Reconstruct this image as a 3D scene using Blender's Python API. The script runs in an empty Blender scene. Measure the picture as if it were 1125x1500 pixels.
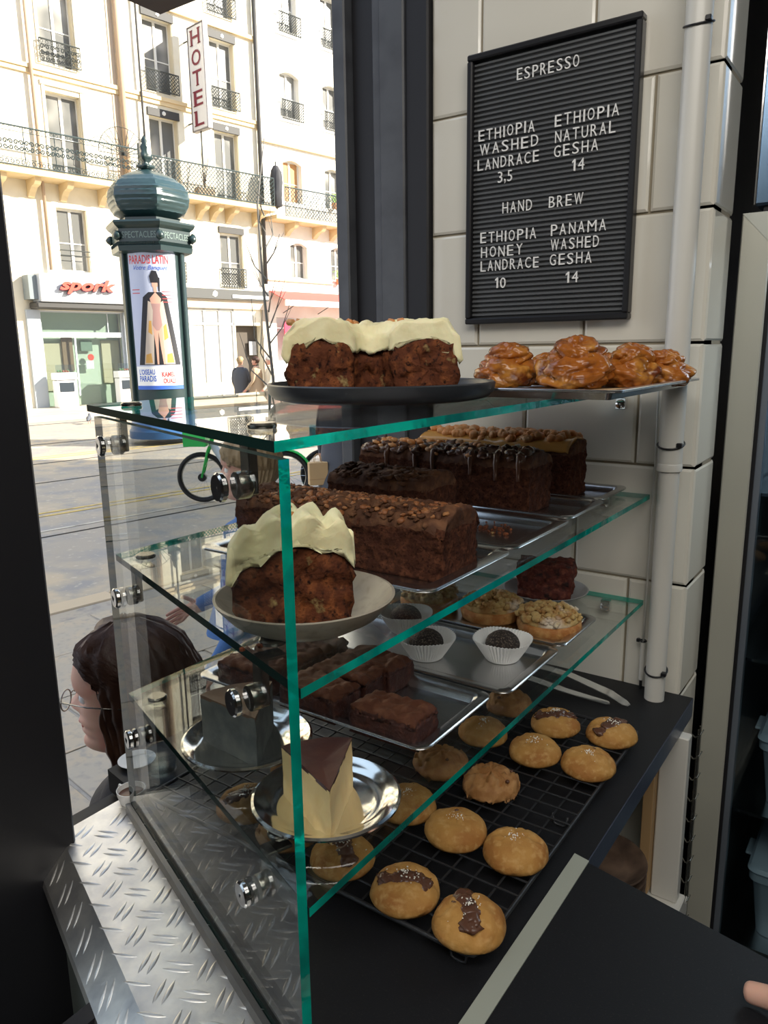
import bpy, bmesh, math, random
from mathutils import Vector, Matrix, noise, Euler
PI = math.pi
R = math.radians
random.seed(7)
sc = bpy.context.scene
C = sc.collection

# ------------------------------------------------------------------ camera
YAW, PITCH, ROLL, FPX = 0.611498, 0.2114, -0.0139267, 1104.69
cam_d = bpy.data.cameras.new('camera')
cam = bpy.data.objects.new('camera', cam_d)
C.objects.link(cam)
sc.camera = cam
dv = Vector((-math.sin(YAW)*math.cos(PITCH), math.cos(YAW)*math.cos(PITCH), -math.sin(PITCH)))
rv = Vector((math.cos(YAW), math.sin(YAW), 0))
uv = rv.cross(dv)
r2 = rv*math.cos(ROLL) + uv*math.sin(ROLL)
u2 = uv*math.cos(ROLL) - rv*math.sin(ROLL)
m3 = Matrix((r2, u2, -dv)).transposed()
cam.matrix_world = Matrix.Translation((0, 0, 1.49)) @ m3.to_4x4()
cam_d.sensor_fit = 'VERTICAL'
cam_d.sensor_height = 36.0
cam_d.lens = FPX/1500*36.0
cam_d.clip_start = 0.02
cam_d.clip_end = 300

# ------------------------------------------------------------------ sky, sun, lamps, exposure
sc.view_settings.view_transform = 'Standard'
sc.view_settings.look = 'None'
sc.view_settings.gamma = 1.0
sc.view_settings.use_curve_mapping = False
sc.view_settings.exposure = 0.0
w = bpy.data.worlds.new('sky')
sc.world = w
w.use_nodes = True
wn = w.node_tree
bg = wn.nodes['Background']
tc = wn.nodes.new('ShaderNodeTexCoord')
sep = wn.nodes.new('ShaderNodeSeparateXYZ')
cr = wn.nodes.new('ShaderNodeValToRGB')
wn.links.new(tc.outputs['Generated'], sep.inputs[0])
wn.links.new(sep.outputs['Z'], cr.inputs['Fac'])
cr.color_ramp.elements[0].position = 0.0
cr.color_ramp.elements[0].color = (0.95, 0.96, 1.0, 1)
cr.color_ramp.elements[1].position = 0.7
cr.color_ramp.elements[1].color = (0.62, 0.76, 1.0, 1)
wn.links.new(cr.outputs[0], bg.inputs['Color'])
bg.inputs['Strength'].default_value = 1.55

sun_d = bpy.data.lights.new('sun', 'SUN')
sun_d.energy = 13.0
sun_d.angle = R(0.6)
sun_d.color = (1.0, 0.93, 0.80)
sun = bpy.data.objects.new('sun', sun_d)
C.objects.link(sun)
# direction towards the sun: street-facade frame (normal, along, up)
FT = Vector((0.1486, 0.989, 0)); FN = Vector((0.989, -0.1486, 0))
sdir = (FN*1.0 + FT*0.85 + Vector((0, 0, 0.62))).normalized()
sun.rotation_euler = sdir.to_track_quat('Z', 'Y').to_euler()

def area(name, loc, target, size, energy, color=(1, .95, .88)):
    d = bpy.data.lights.new(name, 'AREA'); d.shape = 'RECTANGLE'
    d.size, d.size_y = size; d.energy = energy; d.color = color
    o = bpy.data.objects.new(name, d); C.objects.link(o)
    o.location = loc
    o.rotation_euler = (Vector(target)-Vector(loc)).to_track_quat('-Z', 'Y').to_euler()
    return o
area('fill_light', (0.9, -0.6, 2.6), (0.2, 0.6, 0.9), (1.6, 0.8), 18)  # unseen lamp added to lift the room's brightness
area('fill_light', (-.30, -.35, 2.55), (-.5, .8, 1.1), (.7, .4), 7)  # unseen lamp added to brighten the case and its frosting
area('fill_light', (0.35, 0.15, 2.62), (-0.25, 1.0, 0.9), (0.9, 0.5), 7)  # another unseen lamp added for room light

# ------------------------------------------------------------------ mesh helpers
class MB:
    def __init__(s): s.v = []; s.f = []; s.mi = []
    def add(s, V, F, mi=0, mat=None):
        o = len(s.v)
        s.v += [tuple(mat @ Vector(p)) for p in V] if mat else [tuple(p) for p in V]
        for f in F:
            s.f.append(tuple(i+o for i in f)); s.mi.append(mi)
        return s
    def box(s, x0, x1, y0, y1, z0, z1, mi=0, mat=None):
        V = [(x, y, z) for z in (z0, z1) for y in (y0, y1) for x in (x0, x1)]
        F = [(0, 2, 3, 1), (4, 5, 7, 6), (0, 1, 5, 4), (2, 6, 7, 3), (0, 4, 6, 2), (1, 3, 7, 5)]
        return s.add(V, F, mi, mat)
    def bbox(s, x0, x1, y0, y1, z0, z1, b=.002, mi=0, mat=None):
        # box with chamfered edges
        bm = bmesh.new(); bmesh.ops.create_cube(bm, size=1)
        for q in bm.verts:
            q.co = Vector(((x0+x1)/2+q.co.x*(x1-x0), (y0+y1)/2+q.co.y*(y1-y0), (z0+z1)/2+q.co.z*(z1-z0)))
        bmesh.ops.bevel(bm, geom=bm.edges[:], offset=b, segments=1, affect='EDGES', profile=.5)
        bm.verts.index_update()
        V = [tuple(q.co) for q in bm.verts]; F = [tuple(q.index for q in f.verts) for f in bm.faces]
        bm.free()
        return s.add(V, F, mi, mat)
    def prism(s, poly, z0, z1, mi=0, smi=None, mat=None):
        n = len(poly); smi = mi if smi is None else smi
        V = [(x, y, z0) for x, y in poly] + [(x, y, z1) for x, y in poly]
        s.add(V, [tuple(range(n-1, -1, -1)), tuple(range(n, 2*n))], mi, mat)
        o = len(s.v)-2*n
        for i in range(n):
            j = (i+1) % n
            s.f.append((o+i, o+j, o+n+j, o+n+i)); s.mi.append(smi)
        return s
    def tube(s, P, r, n=8, closed=False, mi=0, caps=True):
        P = [Vector(p) for p in P]; m = len(P)
        rr = r if isinstance(r, (list, tuple)) else [r]*m
        V = []; prev = None
        for i, p in enumerate(P):
            a = P[(i-1) % m] if (closed or i > 0) else p
            b = P[(i+1) % m] if (closed or i < m-1) else p
            t = (b-a); t = t.normalized() if t.length > 1e-9 else Vector((0, 0, 1))
            if prev is None:
                up = Vector((0, 0, 1)) if abs(t.z) < .9 else Vector((1, 0, 0))
                x = t.cross(up).normalized()
            else:
                x = (prev - t*prev.dot(t))
                x = x.normalized() if x.length > 1e-6 else t.orthogonal().normalized()
            prev = x; y = t.cross(x)
            for k in range(n):
                a_ = 2*PI*k/n
                V.append(p + (x*math.cos(a_)+y*math.sin(a_))*rr[i])
        F = []
        for i in range(m if closed else m-1):
            j = (i+1) % m
            for k in range(n):
                l = (k+1) % n
                F.append((i*n+k, i*n+l, j*n+l, j*n+k))
        if caps and not closed:
            F.append(tuple(range(n-1, -1, -1))); F.append(tuple(range((m-1)*n, m*n)))
        return s.add(V, F, mi)
    def lathe(s, prof, n=32, c=(0, 0, 0), mi=0, mat=None, fn=None):
        V = []; F = []; m = len(prof)
        for r, z in prof:
            for k in range(n):
                a = 2*PI*k/n
                rr = r if fn is None else fn(r, z, a)
                V.append((c[0]+rr*math.cos(a), c[1]+rr*math.sin(a), c[2]+z))
        for i in range(m-1):
            for k in range(n):
                l = (k+1) % n
                F.append((i*n+k, i*n+l, (i+1)*n+l, (i+1)*n+k))
        if prof[0][0] > 1e-5: F.append(tuple(range(n-1, -1, -1)))
        if prof[-1][0] > 1e-5: F.append(tuple(range((m-1)*n, m*n)))
        return s.add(V, F, mi, mat)
    def build(s, name, mats, parent=None, smooth=False, loc=None, rotz=0, kind=None):
        me = bpy.data.meshes.new(name)
        me.from_pydata(s.v, [], s.f)
        if not isinstance(mats, (list, tuple)): mats = [mats]
        for m in mats: me.materials.append(m)
        if len(mats) > 1: me.polygons.foreach_set('material_index', s.mi)
        if smooth: me.polygons.foreach_set('use_smooth', [True]*len(me.polygons))
        me.update()
        if smooth == 'auto':
            try: me.set_sharp_from_angle(angle=R(38))
            except Exception: pass
        o = bpy.data.objects.new(name, me)
        C.objects.link(o)
        if parent: o.parent = parent
        if loc is not None: o.location = loc
        if rotz: o.rotation_euler = (0, 0, rotz)
        if kind: o['kind'] = kind
        return o

def thing(name, label, cat, loc=(0, 0, 0), rotz=0, group=None):
    o = bpy.data.objects.new(name, None); C.objects.link(o)
    o.empty_display_size = .05
    o.location = loc; o.rotation_euler = (0, 0, rotz)
    o['label'] = label; o['category'] = cat
    if group: o['group'] = group
    return o
def tag(o, label, cat, group=None):
    o['label'] = label; o['category'] = cat
    if group: o['group'] = group
    return o
def dup(o, loc, rotz=None, label=None, parent=None):
    c = o.copy(); C.objects.link(c)
    if parent: c.parent = parent
    if loc is not None: c.location = loc
    if rotz is not None: c.rotation_euler = (0, 0, rotz)
    if label: c['label'] = label
    for ch in list(o.children):
        k = ch.copy(); C.objects.link(k); k.parent = c
        for g in ch.children:
            q = g.copy(); C.objects.link(q); q.parent = k
    return c
def structure(o): o['kind'] = 'structure'; return o

def fbm(p, o=3):
    return noise.fractal(Vector(p), 1.0, 2.1, o)
def rough_box(dx, dy, dz, n, fn):
    """gridded closed box centred in x,y with base z=0; fn(p, u) displaces"""
    nx = max(2, int(dx/n)); ny = max(2, int(dy/n)); nz = max(2, int(dz/n))
    idx = {}; V = []; F = []
    def vid(i, j, k):
        if (i, j, k) not in idx:
            idx[(i, j, k)] = len(V)
            u = Vector((i/nx*2-1, j/ny*2-1, k/nz))
            p = Vector((u.x*dx/2, u.y*dy/2, u.z*dz))
            V.append(tuple(fn(p, u)))
        return idx[(i, j, k)]
    for i in range(nx):
        for j in range(ny):
            F.append((vid(i, j, 0), vid(i, j+1, 0), vid(i+1, j+1, 0), vid(i+1, j, 0)))
            F.append((vid(i, j, nz), vid(i+1, j, nz), vid(i+1, j+1, nz), vid(i, j+1, nz)))
    for i in range(nx):
        for k in range(nz):
            F.append((vid(i, 0, k), vid(i+1, 0, k), vid(i+1, 0, k+1), vid(i, 0, k+1)))
            F.append((vid(i, ny, k), vid(i, ny, k+1), vid(i+1, ny, k+1), vid(i+1, ny, k)))
    for j in range(ny):
        for k in range(nz):
            F.append((vid(0, j, k), vid(0, j, k+1), vid(0, j+1, k+1), vid(0, j+1, k)))
            F.append((vid(nx, j, k), vid(nx, j+1, k), vid(nx, j+1, k+1), vid(nx, j, k+1)))
    return V, F
_ico = {}
def ico(sub):
    if sub not in _ico:
        bm = bmesh.new(); bmesh.ops.create_icosphere(bm, subdivisions=sub, radius=1)
        bm.verts.index_update()
        _ico[sub] = ([v.co.copy() for v in bm.verts], [tuple(q.index for q in f.verts) for f in bm.faces]); bm.free()
    return _ico[sub]
def blob(mb, c, r, amp=.1, fq=2., sub=2, seed=0, mi=0, rot=None, flat=None):
    V, F = ico(sub); r = Vector(r) if not isinstance(r, (int, float)) else Vector((r, r, r)); out = []
    for p in V:
        k = 1+amp*fbm(p*fq+Vector((seed*7.3, seed*3.1, seed)))
        q = Vector((p.x*r.x*k, p.y*r.y*k, p.z*r.z*k))
        if rot: q = rot @ q
        if flat is not None: q.z = max(q.z, flat)
        out.append(q+Vector(c))
    mb.add(out, F, mi)
def text_verts(s, size=1.0, bold=0.0, ext=0.0, shear=0.0, space=1.0):
    cu = bpy.data.curves.new('t', 'FONT'); cu.body = s; cu.size = size; cu.extrude = ext; cu.offset = bold; cu.shear = shear
    cu.space_character = space; cu.resolution_u = 3
    o = bpy.data.objects.new('t', cu); C.objects.link(o)
    me = bpy.data.meshes.new_from_object(o.evaluated_get(bpy.context.evaluated_depsgraph_get()))
    V = [v.co.copy() for v in me.vertices]; F = [tuple(p.vertices) for p in me.polygons]
    bpy.data.objects.remove(o); bpy.data.curves.remove(cu); bpy.data.meshes.remove(me)
    return V, F
def fit_text(s, x0, x1, y0, y1, **k):
    V, F = text_verts(s, **k)
    if not V: return V, F
    ax, bx = min(v.x for v in V), max(v.x for v in V); ay, by = min(v.y for v in V), max(v.y for v in V)
    for v in V:
        v.x = x0+(v.x-ax)/(bx-ax)*(x1-x0); v.y = y0+(v.y-ay)/(by-ay)*(y1-y0)
    return V, F
def circ(r, n=24, z=0, c=(0, 0)): return [(c[0]+r*math.cos(2*PI*k/n), c[1]+r*math.sin(2*PI*k/n), z) for k in range(n)]

# ------------------------------------------------------------------ materials
def mat(name, col, rough=.5, metal=0., spec=.5, bump=None, var=None, trans=0., ior=1.45, coat=0., coords='Object', sub=0.):
    """bump=(scale, strength, detail); var=(scale, colour2, lo, hi[, detail])"""
    m = bpy.data.materials.new(name); m.use_nodes = True
    nt = m.node_tree; b = nt.nodes['Principled BSDF']
    b.inputs['Base Color'].default_value = (*col, 1); b.inputs['Roughness'].default_value = rough
    b.inputs['Metallic'].default_value = metal; b.inputs['Specular IOR Level'].default_value = spec
    b.inputs['Transmission Weight'].default_value = trans; b.inputs['IOR'].default_value = ior
    b.inputs['Coat Weight'].default_value = coat
    if sub:
        b.inputs['Subsurface Weight'].default_value = sub; b.inputs['Subsurface Scale'].default_value = .006
    if bump or var:
        t = nt.nodes.new('ShaderNodeTexCoord')
    if var:
        vs = var if isinstance(var, list) else [var]
        prevc = None
        for vv in vs:
            n = nt.nodes.new('ShaderNodeTexNoise'); n.inputs['Scale'].default_value = vv[0]
            n.inputs['Detail'].default_value = vv[4] if len(vv) > 4 else 4
            nt.links.new(t.outputs[coords], n.inputs['Vector'])
            mr = nt.nodes.new('ShaderNodeMapRange'); mr.inputs['From Min'].default_value = vv[2]; mr.inputs['From Max'].default_value = vv[3]
            nt.links.new(n.outputs['Fac'], mr.inputs['Value'])
            mx = nt.nodes.new('ShaderNodeMix'); mx.data_type = 'RGBA'
            if prevc: nt.links.new(prevc, mx.inputs[6])
            else: mx.inputs[6].default_value = (*col, 1)
            mx.inputs[7].default_value = (*vv[1], 1)
            nt.links.new(mr.outputs[0], mx.inputs[0]); prevc = mx.outputs[2]
        nt.links.new(prevc, b.inputs['Base Color'])
    if bump:
        n = nt.nodes.new('ShaderNodeTexNoise'); n.inputs['Scale'].default_value = bump[0]; n.inputs['Detail'].default_value = bump[2] if len(bump) > 2 else 3
        nt.links.new(t.outputs[coords], n.inputs['Vector'])
        bp = nt.nodes.new('ShaderNodeBump'); bp.inputs['Strength'].default_value = bump[1]; bp.inputs['Distance'].default_value = .002
        nt.links.new(n.outputs['Fac'], bp.inputs['Height']); nt.links.new(bp.outputs[0], b.inputs['Normal'])
    return m
def glass_mat(name, tint, ior=1.5, rough=0.0):
    """clear sheet glass: straight-through light plus Fresnel reflection on either side"""
    m = bpy.data.materials.new(name); m.use_nodes = True; nt = m.node_tree; nt.nodes.clear()
    out = nt.nodes.new('ShaderNodeOutputMaterial'); tr = nt.nodes.new('ShaderNodeBsdfTransparent'); tr.inputs[0].default_value = (*tint, 1)
    gl = nt.nodes.new('ShaderNodeBsdfGlossy'); gl.inputs['Roughness'].default_value = rough
    ge = nt.nodes.new('ShaderNodeNewGeometry'); mi = nt.nodes.new('ShaderNodeMapRange')
    mi.inputs['To Min'].default_value = ior; mi.inputs['To Max'].default_value = 1/ior
    nt.links.new(ge.outputs['Backfacing'], mi.inputs['Value'])
    fr = nt.nodes.new('ShaderNodeFresnel'); nt.links.new(mi.outputs[0], fr.inputs['IOR'])
    mx = nt.nodes.new('ShaderNodeMixShader')
    nt.links.new(fr.outputs[0], mx.inputs[0]); nt.links.new(tr.outputs[0], mx.inputs[1]); nt.links.new(gl.outputs[0], mx.inputs[2])
    nt.links.new(mx.outputs[0], out.inputs[0]); return m

GLASS = glass_mat('sheet_glass', (.968, .985, .975))
WGLASS = glass_mat('window_glass', (.8, .84, .84))
CUPGL = glass_mat('cup_glass', (.93, .96, .98))
EDGE = mat('glass_edge', (.0, .44, .33), .08, spec=.8, trans=.35, bump=(60, .4), var=(16, (.0, .20, .16), .42, .6, 3))  # darker teal patches painted in for reflections along the edge
EDGED = mat('glass_edge_shaded', (.003, .020, .017), .6, spec=.05)  # same glass edge with shade put into its colour
CHROME = mat('chrome', (.78, .78, .78), .12, 1.)
STEEL = mat('steel_tray', (.60, .60, .60), .25, 1., bump=(40, .05))
SILVER = mat('silver_plate', (.85, .84, .82), .1, 1.)
FRIDGE = mat('fridge_steel', (.66, .66, .57), .38, .5, bump=(200, .03), var=(2, (.56, .56, .49), .3, .7))
CLAMP = mat('clamp_metal', (.30, .29, .26), .25, 1.)
BLACKM = mat('black_metal', (.02, .02, .022), .35, bump=(60, .05))
COUNTER = mat('black_laminate', (.0085, .009, .011), .5, spec=.3, bump=(900, .1), var=(500, (.03, .03, .03), .62, .8))
PLATEBLK = mat('black_ceramic', (.025, .027, .032), .32)
STONEW = mat('beige_ceramic', (.33, .29, .23), .35, var=(90, (.25, .22, .17), .5, .7))
GREYCER = mat('grey_ceramic', (.33, .34, .35), .3)
TILE = mat('tile_glaze', (.70, .68, .60), .07, spec=.6, bump=(9, .06, 2), var=(3, (.66, .63, .55), .3, .7))
GROUT = mat('grout', (.30, .26, .19), .9)
FRAMEB = mat('frame_black', (.012, .012, .015), .5, bump=(30, .2))
FRAMEG = mat('frame_grey', (.075, .08, .09), .42, bump=(25, .15), var=(18, (.05, .052, .06), .4, .7))
WHITEP = mat('white_plastic', (.62, .61, .56), .3)
BLACKP = mat('black_plastic', (.012, .012, .014), .35)
FELT = mat('board_felt', (.015, .016, .017), .55)
LETTER = mat('letter_white', (.82, .82, .80), .35)
DIAM = mat('tread_aluminium', (.86, .84, .79), .42, 1., bump=(120, .12), var=(25, (.52, .52, .53), .4, .75))
PAPERW = mat('paper_white', (.86, .86, .84), .8)
KRAFT = mat('kraft_paper', (.55, .38, .20), .85, bump=(80, .2))
PLASTER = mat('plaster_white', (.75, .73, .68), .8)
WOODL = mat('pale_wood', (.42, .27, .13), .5, bump=(40, .2))
# food
CHOC = mat('choc_crumb', (.055, .019, .011), .9, spec=.15, bump=(260, 1., 6), var=[(120, (.13, .048, .024), .45, .75), (300, (.018, .006, .004), .52, .72)])
CHOCTOP = mat('choc_crust', (.075, .030, .015), .75, spec=.3, bump=(160, .8, 5), var=(70, (.17, .075, .035), .45, .7))
CARROT = mat('carrot_crumb', (.105, .032, .014), .85, spec=.2, bump=(200, 1., 6), var=[(90, (.28, .09, .03), .48, .72), (180, (.022, .008, .006), .5, .68), (60, (.33, .24, .10), .66, .76)])
CREAM = mat('cream_frosting', (.90, .83, .52), .5, bump=(70, .8), var=(25, (.72, .62, .32), .45, .8), sub=.1)
NUT = mat('nut', (.58, .22, .06), .4, bump=(150, .5), var=(60, (.52, .30, .14), .4, .7))
CARAMEL = mat('caramel', (.48, .24, .06), .2, spec=.6)
CHOCSH = mat('chocolate_glaze', (.10, .045, .028), .25, spec=.5)
BROWNT = mat('brownie_top', (.105, .036, .018), .7, spec=.3, bump=(110, .9, 5), var=(60, (.20, .085, .045), .45, .75))
BROWNS = mat('brownie_side', (.05, .014, .009), .6, bump=(240, 1., 5), var=(130, (.11, .035, .02), .5, .75))
COOKIE = mat('cookie_dough', (.43, .225, .060), .7, spec=.3, bump=(130, .8, 5), var=[(22, (.31, .125, .03), .45, .68), (110, (.52, .31, .11), .5, .72)])
COOKIED = mat('cookie_brown', (.27, .115, .03), .7, bump=(90, .9, 5), var=[(60, (.42, .22, .08), .4, .7)])
SALT = mat('salt_flakes', (.85, .82, .74), .3)
BUN = mat('glazed_bun', (.33, .100, .013), .25, spec=.5, coat=.3, bump=(90, .4), var=[(20, (.56, .26, .045), .49, .68), (34, (.13, .030, .007), .52, .68)])
TART = mat('tart_base', (.36, .135, .03), .7, bump=(180, .7), var=(80, (.55, .30, .10), .4, .7))
CRUMBLE = mat('crumble', (.50, .34, .13), .75, bump=(200, .8), var=[(60, (.34, .17, .05), .42, .62), (16, (.88, .84, .74), .54, .72)])
TRUFFLE = mat('truffle', (.022, .014, .010), .7, bump=(380, 1., 2), var=(420, (.16, .12, .09), .52, .66, 2))
CHEESE = mat('cheesecake', (.78, .58, .27), .6, bump=(120, .2), var=(30, (.68, .45, .17), .5, .8), sub=.08)
CHEESET = mat('cheesecake_top', (.055, .017, .014), .45, spec=.3, bump=(60, .3), var=(20, (.09, .032, .02), .4, .7))
SLATE = mat('grey_cake', (.10, .11, .11), .7, bump=(150, .6), var=(50, (.16, .17, .16), .4, .7))  # shade on the slice's side put into an overall grey
SLATET = mat('grey_cake_top', (.16, .085, .045), .6, bump=(90, .3), var=(25, (.09, .05, .03), .45, .7))
# people
SKIN = mat('skin', (.62, .36, .27), .55, spec=.3, sub=.2, var=(13, (.62, .25, .19), .48, .75))
HAIRB = mat('hair_dark', (.055, .024, .015), .5, bump=(120, .6), var=(14, (.10, .045, .025), .5, .7))
HAIRBL = mat('hair_blond', (.40, .28, .15), .5, bump=(120, .6))
JEAN = mat('denim', (.07, .18, .45), .8, bump=(200, .4))
BLACKC = mat('black_cloth', (.02, .018, .02), .8, bump=(90, .4))
GREYC = mat('grey_cloth', (.085, .09, .105), .8, bump=(90, .4))
TANC = mat('tan_cloth', (.45, .33, .22), .8)
# ------------------------------------------------------------------ frames of reference in metres
ZC = .9025                       # counter top
YW = 1.2748                      # tiled wall
PN = Vector((-.347, .384, 0)); PD = Vector((-.443, .163, 0)).normalized(); PNm = Vector((-PD.y, PD.x, 0))*-1   # pane line; normal towards inside
S1, S2, S3 = 1.430, 1.2475, 1.0615

# ------------------------------------------------------------------ room shell
def face_x(name, x, y0, y1, z0, z1, m, t=.05):
    return structure(MB().box(x, x+t, y0, y1, z0, z1).build(name, m))
def face_y(name, y, x0, x1, z0, z1, m, t=.05):
    return structure(MB().box(x0, x1, y, y+t, z0, z1).build(name, m))
INWALL = mat('room_wall', (.16, .13, .10), .8)
structure(MB().box(-.8, 3.05, -3.05, 3.2, -.05, 0).build('floor', mat('floor_tiles', (.10, .095, .09), .5, bump=(20, .1))))
structure(MB().box(-1.0, 3.05, -3.05, 3.2, 2.8, 2.85).build('ceiling', mat('ceiling_paint', (.45, .42, .38), .9)))
face_x('wall_east', 3.0, -3.0, 3.2, 0, 2.8, INWALL)
face_y('wall_south', -3.05, -1.0, 3.0, 0, 2.8, INWALL)
face_y('wall_north', 2.3, -.228, 3.0, 0, 2.8, INWALL)
# tiled wall and its return: backing + separate tiles
wr = structure(MB().box(-.80, -.2805, YW+.006, YW+.055, 0, 2.8).box(-.328, -.2805, YW+.006, YW+.120, 0, 2.8).build('wall_right', GROUT))
rows = [.096, .296, .496, .696, .8965, 1.096, 1.296, 1.495, 1.696, 1.896, 2.096, 2.296, 2.496]
tm = {}
def tile(x0, x1, z0, z1, y=YW):
    g = .0022
    key = (round(x1-x0, 3), round(z1-z0, 3))
    if key not in tm:
        mb = MB(); wx, wz = (x1-x0)/2-g, (z1-z0)/2-g; b = .004
        V = [(-wx, .008, -wz), (wx, .008, -wz), (wx, .008, wz), (-wx, .008, wz), (-wx, .0025, -wz), (wx, .0025, -wz), (wx, .0025, wz), (-wx, .0025, wz),
             (-wx+b, 0, -wz+b), (wx-b, 0, -wz+b), (wx-b, 0, wz-b), (-wx+b, 0, wz-b)]
        F = [(8, 9, 10, 11)]
        for a in (0, 4):
            for i in range(4):
                j = (i+1) % 4; F.append((a+i, a+j, a+4+j, a+4+i))
        mb.add(V, F); o = mb.build('tile', TILE, wr); tm[key] = o
    else:
        o = tm[key].copy(); C.objects.link(o)
    o.location = ((x0+x1)/2, y+random.uniform(-.0004, .0004), (z0+z1)/2)
    o.rotation_euler = (random.uniform(-.004, .004), 0, random.uniform(-.004, .004))
    return o
for i in range(len(rows)-1):
    off = -.4755 if i in (5, 7, 9, 11, 3, 1) else -.3765
    # row index 5 starts at z=1.096 (joints -.475,-.678); row 6 starts at 1.296 (joints -.577,-.3765)
    xs = [-.7765]+[x for x in [off-.2012*k for k in range(3, -3, -1)] if -.77 < x < -.29]+[-.2795]
    for a, b in zip(xs[:-1], xs[1:]): tile(a, b, rows[i], rows[i+1])
    ys = [YW+.001, YW+.136]
    for a, b in zip(ys[:-1], ys[1:]):
        o = tile(0, b-a, rows[i], rows[i+1]); o.location = (-.2785, (a+b)/2, (rows[i]+rows[i+1])/2); o.rotation_euler = (0, 0, PI/2)

# window opening: black jamb (near), layered jamb (far), head, sill wall
structure(MB().bbox(-1.0, -.80, .24, .462, -.6, 3.2, .004).build('wall_left', FRAMEB))
structure(MB().bbox(-1.20, -1.0, .24, .530, -.5, 3.2, .004).build('wall_left', FRAMEB))  # unseen outer pier added to darken reflections in the pane
structure(MB().bbox(-1.0, -.80, -3.0, -1.7, -.6, 3.2, .004).build('wall_left', FRAMEB))
structure(MB().bbox(-1.0, -.80, -1.7, .24, 2.45, 3.2, .004).build('wall_left', FRAMEB))
structure(MB().box(-.94, -.932, -1.7, .24, 0, 2.45).build('added_window', WGLASS))  # unseen glazed opening added for cool daylight from the side
structure(MB().bbox(-.97, -.90, -.76, -.70, 0, 2.45, .004).box(-1.0, -.8, -1.7, .24, -.6, .0).build('trim_30', FRAMEB))
structure(MB().box(-.90, -.80, .462, YW+.06, -.6, .862).build('wall_left', FRAMEB))
structure(MB().box(-.90, -.80, .462, YW+.06, 2.75, 3.2).build('wall_left', FRAMEB))
for nm, x0, x1, y0, m in (('trim_1', -.8245, -.7765, 1.262, FRAMEB), ('trim_2', -.8797, -.8245, 1.256, FRAMEG), ('trim_3', -.9035, -.8815, 1.268, FRAMEG),
                          ('trim_4', -.9620, -.9035, 1.285, FRAMEB), ('trim_5', -.9930, -.9620, 1.262, FRAMEG)):
    structure(MB().bbox(x0, x1, y0, 1.5, -.5, 3.2, .003).build(nm, m))
structure(MB().box(-1.0, -.30, 1.396, 3.2, -.6, 3.2).build('wall_left', FRAMEB))
# our building above the shop: what keeps the near street in shade
structure(MB().box(-1.0, 9.0, -14, 16, 3.2, 14.3).build('wall_exterior', mat('exterior_stone', (.45, .41, .34), .8)))
structure(MB().box(-1.0, -.95, -14, -3.05, -.5, 3.2).build('wall_exterior', FRAMEB))
structure(MB().box(-1.0, -.95, 3.2, 16, -.5, 3.2).build('wall_exterior', FRAMEB))
# rolled blind box above the shop window outside
t = thing('awning_box', 'dark rolled awning box under the top edge of the window outside', 'awning', (-2.15, 0, 2.645))
MB().bbox(-.12, .12, -2, 1.93, .0, .22, .03).build('casing', FRAMEB, t)
MB().bbox(-.10, .10, -2, 1.925, -.03, 0, .005).build('front_bar', mat('awning_brown', (.06, .03, .02), .6), t)
for yy in (-.5, 1.5): MB().box(.1, 1.15, yy, yy+.05, .1, .15).build('bracket', FRAMEB, t)

# ------------------------------------------------------------------ counter
def edge_poly(): pass
ct = thing('counter', 'black laminate counter under the glass case', 'counter')
pi_ = PN+PD*.5+PNm*.006
pa = PN+PD*-.20+PNm*.006
poly = [(pa.x, pa.y), (pi_.x, pi_.y), (-.86, .575), (-.93, .60), (-.93, YW+.004), (-.236, YW+.004), (-.2555, .770), (-.2555, .52), (-.18, .20)]
# order counter-clockwise
pa = PN+PD*-.095+PNm*.004
poly = [(-.2555, pa.y), (-.2555, YW), (-.775, YW), (-.775, 1.25), (-.900, 1.25), (-.900, .578), (pi_.x, pi_.y), (pa.x, pa.y)]
mb = MB(); mb.prism(poly, ZC-.034, ZC)
mb.build('worktop', COUNTER, ct)
MB().box(-.2555, -.2545, .36, YW, ZC-.034, ZC-.001).build('front_edge', mat('edge_band', (.045, .055, .085), .3, bump=(60, .1)), ct)
MB().box(-.79, -.33, .60, .62, 0.0, ZC-.034).box(-.60, -.58, .07, YW, 0, ZC-.034).build('carcass', FRAMEB, ct)
# flap of counter on the staff side, with its metal joint strip
fl = thing('counter_flap', 'black matt counter leaf in the bottom right corner', 'counter')
MB().prism([(-.2535, .02), (.75, .02), (.75, .56), (-.2535, .764)], ZC-.03, ZC+.002).build('leaf', COUNTER, fl)
MB().prism([(-.2525, .25), (-.2525, .766), (-.2715, .770), (-.2715, .25)], ZC+.0004, ZC+.0032).build('joint_strip', mat('strip_grey', (.40, .42, .36), .5, .3), fl)
MB().box(.3, .34, .1, .4, 0, ZC-.03).build('leg', FRAMEB, fl)
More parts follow.
